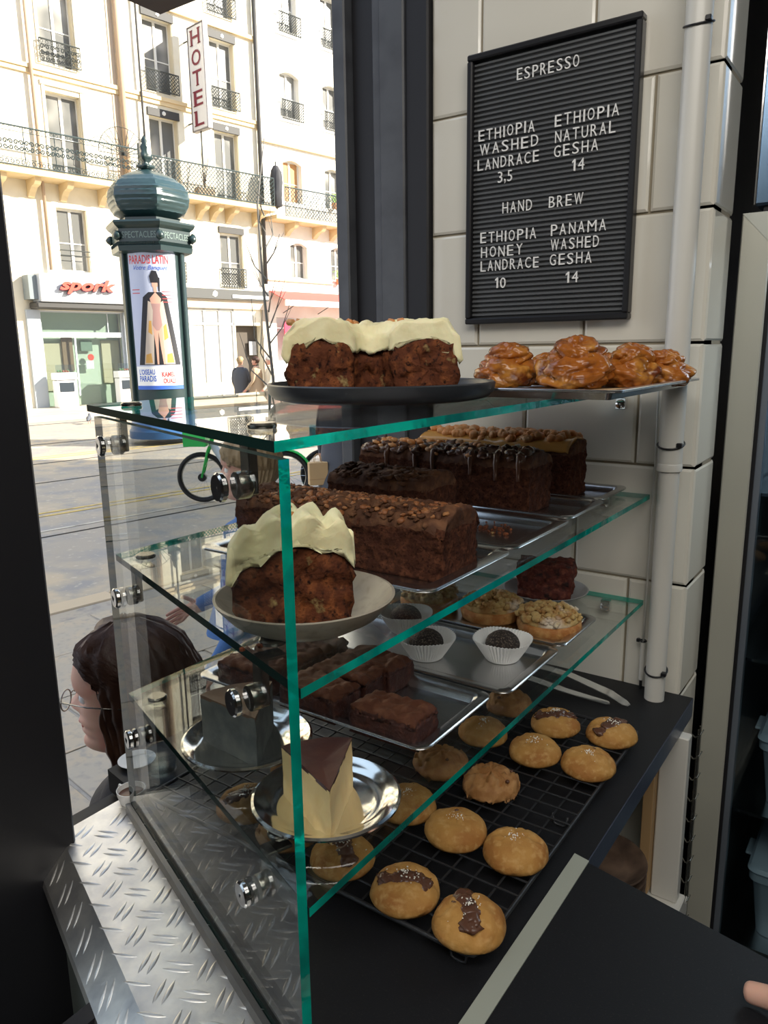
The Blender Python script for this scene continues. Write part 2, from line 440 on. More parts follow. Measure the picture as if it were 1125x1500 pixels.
# things below the counter
pl = thing('shelf_post', 'white painted post under the counter by the tiled corner', 'post', (-.262, 1.205, 0))
MB().bbox(-.022, .022, -.012, .012, .56, ZC-.036, .002).build('post', WHITEP, pl)
MB().bbox(-.040, -.023, -.03, .012, .57, ZC-.036, .001).build('wood_edge', WOODL, pl)
MB().bbox(-.05, .03, -.04, .02, .535, .56, .002).build('foot', WHITEP, pl)
us = thing('under_shelf', 'white shelf board carrying plates below the black counter', 'shelf', (0, 0, 0))
MB().bbox(-.55, -.235, .85, 1.26, .50, .534, .002).build('board', WHITEP, us)
MB().box(-.58, -.55, .85, 1.26, 0, .7).build('side_panel', WHITEP, us)
def small_plate(name, label, loc, r, m, h=.012, group=None, n=40):
    mb = MB()
    mb.lathe([(0, 0), (r*.62, 0), (r*.66, .002), (r*.9, h*.7), (r, h), (r*.985, h+.003), (r*.9, h*.8+.0035), (r*.68, .0055), (r*.6, .004), (0, .004)], n)
    o = mb.build(name, m, smooth='auto', loc=loc); return tag(o, label, 'plate', group)
BROWNP = mat('brown_stoneware', (.20, .13, .09), .5, var=(20, (.06, .04, .03), .4, .7))
sp0 = None
for k in range(9):
    lab = 'topmost brown plate of the stack under the counter' if k == 8 else '%s brown plate from the top of the stack under the counter' % ('second third fourth fifth sixth seventh eighth ninth'.split()[7-k])
    if sp0 is None: sp0 = small_plate('stacked_plate', lab, (-.345, 1.10, .535), .075, BROWNP, .02, 'plates stacked under the counter'); o = sp0
    else: o = dup(sp0, (-.345+random.uniform(-.002, .002), 1.10+random.uniform(-.002, .002), .535+k*.0135), 0, lab)
# wire rack standing by the wall
wrk = thing('wire_rack', 'bent wire rack hanging beside the post below the tiled corner', 'rack', (-.238, 1.262, 0))
for yy in (-.012, .002):
    MB().tube([(0, yy, .30), (0, yy, .86)], .0016, 6).build('upright', CLAMP, wrk)
for k in range(14):
    z = .32+k*.04
    MB().tube([(-.012, .004, z), (-.004, -.012, z+.004), (.004, -.014, z+.012), (.006, .0, z+.016)], .0011, 5).build('crosswire', CLAMP, wrk)

# ------------------------------------------------------------------ diamond plate ledge outside the pane
dp = thing('tread_plate', 'silver tread plate ledge with raised lozenges left of the case', 'ledge')
ZP = .8945
def pl_pt(s, w, z=ZP): q = PN+PD*s-PNm*w; return (q.x, q.y, z)
mb = MB()
V = [pl_pt(-.35, -.004), pl_pt(.505, -.004), (-.832, .556, ZP), (-.832, .470, ZP), pl_pt(.485, .097), pl_pt(-.35, .097)]
n6 = len(V)
mb.prism([(a, b) for a, b, c in V], ZP-.003, ZP)
mb.build('sheet', DIAM, dp)
mb = MB()
a, b = pl_pt(.485, .097), pl_pt(-.35, .097); c, d_ = pl_pt(-.35, .128, ZP-.026), pl_pt(.478, .128, ZP-.026)
mb.add([a, b, c, d_], [(0, 1, 2, 3)]); mb.add([d_, c, pl_pt(-.35, .130, ZP-.034), pl_pt(.478, .130, ZP-.034)], [(0, 1, 2, 3)])
mb.add([(p[0], p[1], p[2]-.003) for p in (a, b, c, d_)], [(3, 2, 1, 0)])
mb.build('folded_lip', DIAM, dp)
# lozenge ridges
def ridge_mesh(L=.0300, W=.0026, H=.0019):
    V = [(0, 0, H)]; N = 8; top = []
    for k in range(N+1):
        s = -1+2*k/N; hw = W*(1-s*s); V.append((s*L/2, hw, 0)); V.append((s*L/2, -hw, 0)); V.append((s*L/2, 0, H*(1-s*s)))
    F = []
    for k in range(N):
        a = 1+3*k; b = a+3
        F += [(a, b, b+2, a+2), (a+2, b+2, b+1, a+1)]
    return V, F
rid = None
e = .0305
ax = PD; ay = PNm*-1
i = 0
def put_ridge(pos, ang, tilt=None):
    global rid
    if rid is None:
        V, F = ridge_mesh(); rid = MB().add(V, F).build('raised_lozenge', DIAM, dp, smooth=True); o = rid
    else:
        o = rid.copy(); C.objects.link(o)
    if tilt is None:
        o.location = pos; o.rotation_euler = (0, 0, ang)
    else:
        o.matrix_basis = tilt
base_a = math.atan2(PD.y, PD.x)
cnt = 0
for i in range(-30, 30):
    for j in range(-30, 30):
        for q in (-1, 1):
            par = (i+j) % 2
            dirv = (PD-PNm).normalized() if par == 0 else (PD+PNm).normalized()
            prp = Vector((-dirv.y, dirv.x, 0))
            u = (PD-PNm).normalized()*(i*e)+(PD+PNm).normalized()*(j*e)+prp*q*.0046
            s_, w_ = u.dot(PD)+.1, -u.dot(PNm)+.05
            wp = PN+PD*s_-PNm*w_
            ang = math.atan2(dirv.y, dirv.x)
            if -.25 < s_ < .60 and .006 < w_ < .092 and wp.x > -.815:
                put_ridge((wp.x, wp.y, ZP), ang); cnt += 1
            elif -.25 < s_ < .45 and .099 < w_ < .125:
                # on the sloping lip
                zz = ZP-(w_-.097)*.84
                nrm = (PNm*-.026+Vector((0, 0, .031))).normalized()
                sl = (PNm*-.031+Vector((0, 0, -.026))).normalized()
                dd = (PD*dirv.dot(PD)+sl*(-dirv.dot(PNm))).normalized(); yy = nrm.cross(dd)
                M_ = Matrix((dd, yy, nrm)).transposed().to_4x4(); M_.translation = Vector((wp.x, wp.y, zz))
                put_ridge(None, None, M_); cnt += 1
MB().prism([pl_pt(-.35, .112)[:2], pl_pt(.478, .112)[:2], pl_pt(.478, .01)[:2], pl_pt(-.35, .01)[:2]][::-1], 0, ZP-.034).build('front_panel', mat('panel_greygreen', (.16, .19, .18), .5), dp)

# ------------------------------------------------------------------ the glass case
gc = thing('glass_display_case', 'three tier glass display case with teal edges filled with cakes', 'display case', (0, 0, 0))
def shelf_poly(inset, xr, back):
    a = PN+PD*0+PNm*inset; k = (xr-a.x)/PD.x; a = a+PD*k
    b = PN+PD*.474+PNm*inset
    return [(a.x, a.y), (xr, YW-.003), (back, YW-.003), (back, b.y if back >= b.x else b.y), (b.x, b.y)]
def glass_sheet(name, P, z0, z1, darkedges):
    mb = MB(); n = len(P)
    mb.add([(x, y, z0) for x, y in P]+[(x, y, z1) for x, y in P], [tuple(range(n-1, -1, -1)), tuple(range(n, 2*n))], 0)
    for i in range(n):
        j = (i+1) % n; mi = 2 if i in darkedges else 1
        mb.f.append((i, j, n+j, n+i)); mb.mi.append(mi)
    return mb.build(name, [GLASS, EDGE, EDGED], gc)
T = .008
for nm, z, xr, inset in (('glass_shelf', S2, -.347, .001), ('glass_shelf', S3, -.347, .001)):
    a = PN+PNm*inset; a = a+PD*((xr-a.x)/PD.x); b = PN+PD*.474+PNm*inset
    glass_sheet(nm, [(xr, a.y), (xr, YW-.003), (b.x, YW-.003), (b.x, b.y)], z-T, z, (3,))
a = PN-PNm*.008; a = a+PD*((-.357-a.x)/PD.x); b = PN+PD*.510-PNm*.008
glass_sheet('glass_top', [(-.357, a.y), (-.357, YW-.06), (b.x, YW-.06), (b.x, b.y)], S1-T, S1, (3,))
# upright pane
mb = MB(); q0 = PN-PNm*.0095; q1 = PN+PD*.474-PNm*.0095; q2 = PN+PD*.474-PNm*.001; q3 = PN-PNm*.001
Vp = [(p.x, p.y, z) for z in (ZP+.001, S1-T-.004) for p in (q0, q3, q2, q1)]
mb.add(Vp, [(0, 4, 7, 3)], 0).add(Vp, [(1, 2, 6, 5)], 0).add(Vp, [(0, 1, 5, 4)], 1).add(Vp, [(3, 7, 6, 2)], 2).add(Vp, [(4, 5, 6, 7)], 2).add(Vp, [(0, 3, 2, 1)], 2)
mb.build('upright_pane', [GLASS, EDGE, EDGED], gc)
# channel at the foot of the pane
mb = MB(); c0 = PN-PD*.3-PNm*.016; c1 = PN+PD*.474-PNm*.016; c2 = PN+PD*.474-PNm*.0100; c3 = PN-PD*.3-PNm*.0100
mb.prism([(c.x, c.y) for c in (c0, c3, c2, c1)], ZP, ZP+.014)
c0 = PN-PD*.3-PNm*.0008; c1 = PN+PD*.474-PNm*.0008; c2 = PN+PD*.474+PNm*.004; c3 = PN-PD*.3+PNm*.004
mb.prism([(c.x, c.y) for c in (c0, c3, c2, c1)], ZP, ZP+.012)
mb.build('foot_channel', mat('channel', (.16, .155, .15), .35, .8), gc)
# clamps: disc through the pane, arm up to a disc on the shelf
for s_, zs in ((.442, S1), (.096, S1), (.435, S2), (.094, S2), (.436, S3), (.098, S3)):
    cl = bpy.data.objects.new('clamp', None); C.objects.link(cl); cl.parent = gc
    p = PN+PD*s_; zz = zs-.044
    B = Matrix((PD, PNm*-1, Vector((0, 0, 1)))).transposed().to_4x4(); B.translation = Vector((p.x, p.y, zz))
    Rx = Matrix.Rotation(PI/2, 4, 'X')
    MB().lathe([(0, 0), (.0105, 0), (.0120, .0015), (.0120, .005), (.0105, .0065), (.004, .0067), (0, .006)], 24, mat=B @ Matrix.Translation((0, .0098, 0)) @ Matrix.Rotation(-PI/2, 4, 'X')).build('disc', CHROME, cl, smooth='auto')
    MB().lathe([(0, 0), (.011, 0), (.0115, .001), (.0115, .010), (.010, .012), (0, .012)], 24, mat=B @ Matrix.Translation((0, -.0005, 0)) @ Matrix.Rotation(PI/2, 4, 'X')).build('hub', CLAMP, cl, smooth='auto')
    MB().bbox(-.0085, .0085, -.017, -.009, -.008, .044-T-.0005, .001, mat=B).bbox(-.0085, .0085, -.034, -.009, .044-T-.004, .044-T-.0005, .0008, mat=B).build('arm', CLAMP, cl)
    MB().lathe([(0, 0), (.0115, 0), (.012, .001), (.012, .003), (.0105, .0045), (0, .0045)], 24, mat=B @ Matrix.Translation((0, -.026, .0442))).build('cap', CLAMP, cl, smooth='auto')
# wall clips
for x, z in ((-.401, S1-.014), (-.42, S2), (-.41, S3)):
    cl = bpy.data.objects.new('wall_clip', None); C.objects.link(cl); cl.parent = gc
    MB().bbox(x-.0085, x+.0085, YW-.014, YW-.0012, z-.028, z-T-.0006, .001).build('bracket', CHROME, cl)
    MB().lathe([(0, 0), (.0075, 0), (.0075, .003), (.003, .005), (0, .005)], 16, mat=Matrix.Translation((x, YW-.014, z-.019)) @ Matrix.Rotation(PI/2, 4, 'X')).build('screw', CHROME, cl, smooth='auto')

# ------------------------------------------------------------------ pipe, cable, ties
pp = thing('wall_pipe', 'white plastic pipe running down the tiled wall to the counter', 'pipe', (-.3095, 1.236, 0))
MB().tube([(0, 0, ZC+.0005), (0, 0, 1.30)], .0162, 28).tube([(0, 0, 1.30), (0, 0, 2.8)], .0186, 28).build('tube', WHITEP, pp, smooth='auto')
MB().lathe([(.0163, 1.294), (.0195, 1.296), (.0195, 1.306), (.0187, 1.308)], 28).build('joint', WHITEP, pp, smooth='auto')
cb = thing('cable', 'thin pale cable strapped along the left side of the white pipe', 'cable', (-.3405, 1.262, 0))
MB().tube([(.000, 0, 1.42), (.002, 0, 1.3), (.001, 0, 1.1), (0, 0, .97)], .0018, 8).build('cord', WHITEP, cb, smooth=True)
MB().tube([(0, 0, .92), (0, 0, .99)], .0042, 12).build('sleeve', WHITEP, cb, smooth='auto')
MB().tube([(0, 0, .9028), (0, 0, .925)], .0025, 8).build('plug', BLACKP, cb, smooth='auto')
for n_, z, lab in ((0, 1.936, 'black cable tie around the white pipe beside the letter board'), (1, 1.338, 'black cable tie on the white pipe just under the pastry tray'), (2, .955, 'black cable tie binding the cable to the pipe near the counter')):
    t = thing('cable_tie', lab, 'cable tie', (-.3095, 1.236, z), 0, 'cable ties on the pipe')
    rr = .0202 if n_ < 2 else .0178
    MB().tube([(rr*math.cos(a)*(1.0 if n_ < 2 else 1), rr*math.sin(a), .006*math.sin(a*1.0)) for a in [2*PI*k/28 for k in range(28)]], .0016, 6, closed=True).build('strap', BLACKP, t, smooth=True)
    MB().bbox(.012, .020, -.017, -.008, -.003, .004, .001).build('buckle', BLACKP, t)
t = thing('cable_tie', 'small black tie on the white sleeve left of the pipe', 'cable tie', (-.3405, 1.262, .992))
MB().tube([(.0052*math.cos(2*PI*k/16), .0052*math.sin(2*PI*k/16), 0) for k in range(16)], .0014, 6, closed=True).build('strap', BLACKP, t)
MB().bbox(-.011, -.005, -.004, .002, -.003, .003, .0008).build('buckle', BLACKP, t)

# ------------------------------------------------------------------ letter board
lb = thing('letter_board', 'black grooved letter board with white coffee menu letters', 'letter board', (0, 0, 0))
X0, X1, Z0, Z1 = -.692, -.3945, 1.534, 1.980
yb = YW-.0015
MB().box(X0+.004, X1-.004, yb-.008, yb, Z0+.004, Z1-.004).build('backing', FELT, lb)
for a in ((X0, X1, Z1-.010, Z1), (X0, X1, Z0, Z0+.010), (X0, X0+.010, Z0+.01, Z1-.01), (X1-.010, X1, Z0+.01, Z1-.01)):
    MB().bbox(a[0], a[1], yb-.021, yb, a[2], a[3], .002).build('frame', BLACKP, lb)
ns = 53; sl0 = None; pitch = (Z1-Z0-.024)/ns
for k in range(ns):
    z = Z0+.012+pitch*(k+.5)
    if sl0 is None:
        mb = MB(); h = pitch*.36; wx = (X1-X0)/2-.0105
        mb.add([(-wx, 0, -h), (wx, 0, -h), (wx, -.0035, -h*.5), (-wx, -.0035, -h*.5), (-wx, -.0035, h*.6), (wx, -.0035, h*.6), (wx, 0, h), (-wx, 0, h)],
               [(0, 1, 2, 3), (3, 2, 5, 4), (4, 5, 6, 7)])
        sl0 = mb.build('slat', mat('slat_black', (.095, .10, .105), .4), lb, loc=((X0+X1)/2, yb-.008, z)); 
    else:
        o = sl0.copy(); C.objects.link(o); o.location.z = z
LET = [('ESPRESSO', -.6016, -.4946, 1.9254), ('ETHIOPIA', -.6717, -.5674, 1.8422), ('WASHED', -.6687, -.5606, 1.819), ('LANDRACE', -.673, -.5587, 1.7944), ('3,5', -.6336, -.6065, 1.7705), ('ETHIOPIA', -.5316, -.4265, 1.843), ('NATURAL', -.5308, -.4305, 1.8188), ('GESHA', -.5318, -.4579, 1.7968), ('14', -.4998, -.4791, 1.7716), ('HAND', -.6234, -.5687, 1.719), ('BREW', -.5381, -.4792, 1.7188), ('ETHIOPIA', -.6656, -.5599, 1.6732), ('HONEY', -.6639, -.5843, 1.6485), ('LANDRACE', -.6645, -.5538, 1.6254), ('10', -.6355, -.6147, 1.5951), ('PANAMA', -.5329, -.4391, 1.6744), ('WASHED', -.5321, -.4499, 1.6506), ('GESHA', -.5331, -.4606, 1.6264), ('14', -.5035, -.4822, 1.5968)]
gl_ = {}
CW = {'I': .18, '1': .42, ',': .2, 'W': 1.15, 'M': 1.05}
for s, xa, xb, z in LET:
    ws = [CW.get(c, .78) for c in s]; gap = .34
    tot = sum(ws)+gap*(len(s)-1); k = (xb-xa)/tot; x = xa
    for c, wc in zip(s, ws):
        if c not in gl_:
            y0, y1 = (-.003, .0045) if c == ',' else (0, .0178)
            V, F = fit_text(c, 0, 1, y0, y1, size=1, bold=-.004, ext=.0)
            if c == '1': V, F = [Vector(p) for p in ((.50, 0, 0), (1, 0, 0), (1, .0178, 0), (.62, .0178, 0), (0, .0145, 0), (0, .0118, 0), (.50, .0140, 0))], [(0, 1, 2, 3, 6), (3, 4, 5, 6)]
            gl_[c] = (V, F)
        V, F = gl_[c]
        mb = MB(); wd = wc*k
        top = [(v.x*wd, -.0012, v.y) for v in V]; bot = [(v.x*wd, .0008, v.y) for v in V]
        mb.add(top, F); n_ = len(V); mb.add(bot, [f[::-1] for f in F])
        # rim
        from collections import Counter
        ec = Counter(); ed = {}
        for f in F:
            for a_, b_ in zip(f, f[1:]+f[:1]): ec[frozenset((a_, b_))] += 1; ed[frozenset((a_, b_))] = (a_, b_)
        for kk, nn in ec.items():
            if nn == 1:
                a_, b_ = ed[kk]; mb.f.append((b_, a_, a_+n_, b_+n_)); mb.mi.append(0)
        jz = random.uniform(-.0005, .0005)
        o = mb.build('letter', LETTER, lb, loc=(x+random.uniform(-.0003, .0003), yb-.0125, z+jz))
        x += wd+gap*k

# ------------------------------------------------------------------ fridge and what is in it
fr = thing('glass_door_fridge', 'tall steel framed glass door fridge at the right edge', 'fridge', (0, 0, 0))
FY = 1.43; FX = -.268; FZ = 1.703
MB().bbox(FX, .45, FY+.05, FY+.07, .05, FZ, .002).build('x', FRIDGE, fr) if False else None
MB().box(FX+.005, FX+.03, FY+.04, 2.15, .05, FZ).box(.42, .45, FY+.04, 2.15, .05, FZ).box(FX+.03, .42, 2.1, 2.15, .05, FZ).box(FX+.03, .42, FY+.04, 2.1, FZ-.03, FZ).box(FX+.03, .42, FY+.04, 2.1, .05, .25).build('cabinet', mat('fridge_inside', (.10, .12, .14), .5), fr)
MB().bbox(FX, FX+.046, FY, FY+.038, .06, FZ, .002).build('door_stile', FRIDGE, fr)
MB().bbox(.404, .45, FY, FY+.038, .06, FZ, .002).build('door_stile', FRIDGE, fr)
mb = MB(); mb.add([(FX, FY-.001, FZ), (.45, FY-.001, FZ), (.404, FY-.001, FZ-.05), (FX+.046, FY-.001, FZ-.05), (FX, FY+.03, FZ), (.45, FY+.03, FZ), (.404, FY+.03, FZ-.05), (FX+.046, FY+.03, FZ-.05)], [(3, 2, 1, 0), (4, 5, 6, 7), (0, 1, 5, 4), (2, 3, 7, 6)])
mb.build('door_rail', mat('rail_steel', (.55, .57, .52), .4, .6), fr)
MB().box(FX+.046, FX+.052, FY+.004, FY+.03, .06, FZ-.05).build('gasket', BLACKP, fr)
MB().box(FX+.052, FX+.062, FY+.008, FY+.03, .06, FZ-.05).build('inner_stile', mat('inner_alu', (.28, .32, .38), .35, .7), fr)
MB().box(FX+.062, .404, FY+.012, FY+.016, .06, FZ-.05).build('door_glass', WGLASS, fr)
for z in (.28, .58, .90, 1.22): MB().box(FX+.035, .415, FY+.07, 2.05, z, z+.006).build('shelf', CHROME, fr)
BIN = mat('bin_plastic', (.58, .72, .86), .25, trans=.35, spec=.4); 
BINC = glass_mat('clear_plastic', (.80, .86, .90))
def binn(loc, w_, d_, h, label, m):
    t = thing('plastic_bin', label, 'bin', loc, 0, 'bins in the fridge')
    def ring(s, z, r=.02):
        x, y = w_/2*s, d_/2*s; out = []
        for cx, cy, a0 in ((x-r, y-r, 0), (-x+r, y-r, 90), (-x+r, -y+r, 180), (x-r, -y+r, 270)):
            for k in range(5): a = R(a0+k*22.5); out.append((cx+r*math.cos(a), cy+r*math.sin(a), z))
        return out
    Rs = [ring(.82, 0), ring(.84, .002), ring(.95, h*.85), ring(.96, h*.86), ring(1.0, h*.88), ring(1.0, h), ring(.975, h), ring(.94, h*.86), ring(.82, .004)]
    V = [p for r_ in Rs for p in r_]; n = 20; F = [tuple(range(n-1, -1, -1))]
    for i in range(len(Rs)-1):
        for k in range(n): F.append((i*n+k, i*n+(k+1) % n, (i+1)*n+(k+1) % n, (i+1)*n+k))
    F.append(tuple(range((len(Rs)-1)*n, len(Rs)*n)))
    MB().add(V, F).build('tub', m, t, smooth='auto')
    V = [p for r_ in (ring(1.02, h+.001), ring(1.03, h+.004), ring(.98, h+.011), ring(.90, h+.012)) for p in r_]; F = []
    for i in range(3):
        for k in range(n): F.append((i*n+k, i*n+(k+1) % n, (i+1)*n+(k+1) % n, (i+1)*n+k))
    F.append(tuple(range(3*n, 4*n))); F.append(tuple(range(n-1, -1, -1)))
    MB().add(V, F).build('lid', m, t, smooth='auto')
    MB().bbox(-w_/2-.018, -w_/2+.002, -.03, .03, h*.9, h*.9+.006, .002).build('handle', m, t)
    return t
binn((-.055, 1.64, .906), .25, .22, .115, 'pale translucent bin on the upper fridge shelf, highest in view', BIN)
binn((-.055, 1.64, .586), .25, .22, .14, 'pale translucent lidded bin on the middle fridge shelf', BIN)
binn((-.050, 1.64, .286), .25, .22, .15, 'pale translucent lidded bin on the lower fridge shelf', BIN)
t = binn((-.02, 1.60, 1.226), .22, .2, .12, 'clear bin with dark contents on the top fridge shelf', BIN)
d = bpy.data.lights.new('fridge_fill', 'AREA'); d.size = .4; d.energy = 4; d.color = (.75, .87, 1)  # unseen light added inside to brighten the bins
lo = bpy.data.objects.new('fridge_fill', d); C.objects.link(lo); lo.location = (.1, 1.60, FZ-.04)
# box standing on the fridge
t = thing('steel_cabinet', 'blue-grey polished steel cabinet standing above the fridge', 'cabinet', (0, 0, 0))
MB().bbox(-.255, .45, FY+.01, 2.1, 1.715, 2.5, .004).build('body', mat('blue_steel', (.22, .34, .50), .25, .8, bump=(6, .2)), t)
MB().box(-.24, .45, FY+.02, 2.05, FZ, 1.715).build('plinth', BLACKP, t)
MB().bbox(-.2545, -.250, FY+.005, FY+.0098, 1.715, 2.5, .001).build('edge_trim', CHROME, t)
MB().bbox(-.175, -.170, FY+.002, FY+.0098, 1.72, 2.5, .001).build('door_gap', BLACKP, t)
# ------------------------------------------------------------------ trays and plates
def metal_tray(name, label, x0, x1, y0, y1, z, h=.012, lip=.016, m=None, r=.016, group=None, cat='tray', rot=0):
    w_, d_ = (x1-x0)/2, (y1-y0)/2
    def ring(ins, zz):
        a, b, q = w_-ins, d_-ins, max(r-ins*.6, .004); out = []
        for cx, cy, a0 in ((a-q, b-q, 0), (-a+q, b-q, 90), (-a+q, -b+q, 180), (a-q, -b+q, 270)):
            for k in range(6): t = R(a0+k*18); out.append((cx+q*math.cos(t), cy+q*math.sin(t), zz))
        return out
    Rs = [ring(lip+.004, 0), ring(lip+.001, h*.8), ring(lip*.8, h), ring(.001, h), ring(0, h-.0012), ring(.0005, h-.0022), ring(0, h+.0003), ring(.0012, h+.0013), ring(lip*.8, h+.0012), ring(lip+.002, h*.8), ring(lip+.006, .0012)]
    V = [p for q in Rs for p in q]; n = 24; F = [tuple(range(n-1, -1, -1))]
    for i in range(len(Rs)-1):
        for k in range(n): F.append((i*n+k, i*n+(k+1) % n, (i+1)*n+(k+1) % n, (i+1)*n+k))
    F.append(tuple(range((len(Rs)-1)*n, len(Rs)*n)))
    o = MB().add(V, F).build(name, m or STEEL, smooth='auto', loc=((x0+x1)/2, (y0+y1)/2, z), rotz=rot)
    return tag(o, label, cat, group)

metal_tray('pastry_tray', 'steel tray of glazed buns overhanging the right end of the top glass', -.60, -.268, .84, 1.225, S1+.0006, .011, .014)
metal_tray('loaf_tray', 'steel tray nearest the front on the middle shelf holding the largest plain loaf', -.70, -.366, .598, .787, S2+.0006, .010, .018, group='loaf trays')
metal_tray('loaf_tray', 'second steel tray on the middle shelf, empty but for crumbs at its right', -.74, -.368, .792, .975, S2+.0006, .010, .018, group='loaf trays')
metal_tray('loaf_tray', 'third steel tray on the middle shelf under the chocolate drizzled loaf', -.76, -.372, .979, 1.125, S2+.0006, .011, .014, group='loaf trays')
metal_tray('loaf_tray', 'rearmost steel tray on the middle shelf beside the tiled wall', -.76, -.380, 1.129, 1.262, S2+.0006, .011, .013, group='loaf trays')
metal_tray('brownie_tray', 'steel tray of brownies on the lowest glass shelf', -.742, -.386, .618, .782, S3+.0006, .011, .014)
metal_tray('truffle_tray', 'steel tray carrying truffles in white paper cups', -.755, -.372, .792, .965, S3+.0006, .010, .014)
metal_tray('tart_tray', 'steel tray of round crumble tarts at the back of the lowest glass shelf', -.72, -.372, .972, 1.118, S3+.0006, .011, .014)

def plate(name, label, loc, prof, m, cat='plate', n=64, group=None):
    o = MB().lathe(prof, n).build(name, m, smooth='auto', loc=loc); return tag(o, label, cat, group)
PC = Vector((-.545, .775, S1+.0006))
plate('black_plate', 'large round black plate with raised rim on top of the case', PC,
      [(0, 0), (.118, 0), (.132, .003), (.139, .010), (.1405, .020), (.1385, .0215), (.1365, .020), (.134, .011), (.125, .006), (0, .005)], PLATEBLK)
BP = Vector((-.432, .490, S2+.0006))
bowl = [(0, 0), (.042, 0), (.050, .002), (.068, .012), (.080, .026), (.0815, .029), (.079, .0295), (.066, .0165), (.048, .0075), (0, .006)]
plate('dessert_bowl_plate', 'shallow beige stoneware plate under the cream topped slice in front', BP, bowl, STONEW)
gp = Vector((-.495, 1.196, S3+.0006))
plate('grey_plate', 'grey plate under the dark cake square by the tiled wall', gp, [(r*.9, z*.6) for r, z in bowl], GREYCER)
sil = [(0, 0), (.040, 0), (.043, .0012), (.048, .004), (.052, .0046), (.057, .0058), (.066, .0105), (.0705, .012), (.0718, .0112), (.0715, .0128), (.069, .0142), (.060, .0105), (.055, .0072), (.050, .0062), (.046, .0055), (.041, .0026), (0, .0024)]
s1p = Vector((-.4215, .4985, S3+.0006)); s2p = Vector((-.565, .537, S3+.0006))
plate('silver_plate', 'round silver plate under the yellow cheesecake slice', s1p, sil, SILVER, group='silver plates')
plate('silver_plate', 'round silver plate under the grey cake slice behind the glass pane', s2p, sil, SILVER, group='silver plates')

# ------------------------------------------------------------------ ring cake with frosting, cut in half
def sweep(sec, a0, a1, n, fn=None, taper=None):
    """closed section polygon [(r,z)] swept round z; returns V,F with caps (caps are gridless fans)"""
    m = len(sec); V = []; F = []
    for i in range(n+1):
        a = a0+(a1-a0)*i/n
        for k, (r, z) in enumerate(sec):
            p = Vector((r*math.cos(a), r*math.sin(a), z))
            V.append(p)
    for i in range(n):
        for k in range(m):
            l = (k+1) % m; F.append((i*m+k, (i+1)*m+k, (i+1)*m+l, i*m+l))
    for end, i in ((0, 0), (1, n)):
        # cap as concentric rings for a rough cut face
        cr_, cz_ = sum(r for r, z in sec)/m, sum(z for r, z in sec)/m
        base = i*m; prev = [base+k for k in range(m)]
        a = a0+(a1-a0)*i/n; N = 6
        for q in range(1, N):
            t = q/N; cur = []
            for r, z in sec:
                rr, zz = r+(cr_-r)*t, z+(cz_-z)*t
                cur.append(len(V)); V.append(Vector((rr*math.cos(a), rr*math.sin(a), zz)))
            for k in range(m):
                l = (k+1) % m; f = (prev[k], prev[l], cur[l], cur[k])
                F.append(f if end == 0 else f[::-1])
            prev = cur
        F.append(tuple(prev) if end == 0 else tuple(prev[::-1]))
    if fn: V = [fn(p) for p in V]
    return V, F
def resample(sec, d):
    out = []
    for i in range(len(sec)):
        a, b = Vector(sec[i]), Vector(sec[(i+1) % len(sec)]); n = max(1, int((b-a).length/d))
        for k in range(n): q = a+(b-a)*k/n; out.append((q.x, q.y))
    return out
def rough(amp, fq, seed=0, lift=0.0):
    def f(p):
        q = p*fq+Vector((seed*3.7, seed, seed*1.9))
        v = Vector((fbm(q), fbm(q+Vector((9, 3, 1))), fbm(q+Vector((2, 8, 5)))))*amp
        r_ = p+v
        if p.z < .003: r_.z = p.z
        return r_
    return f
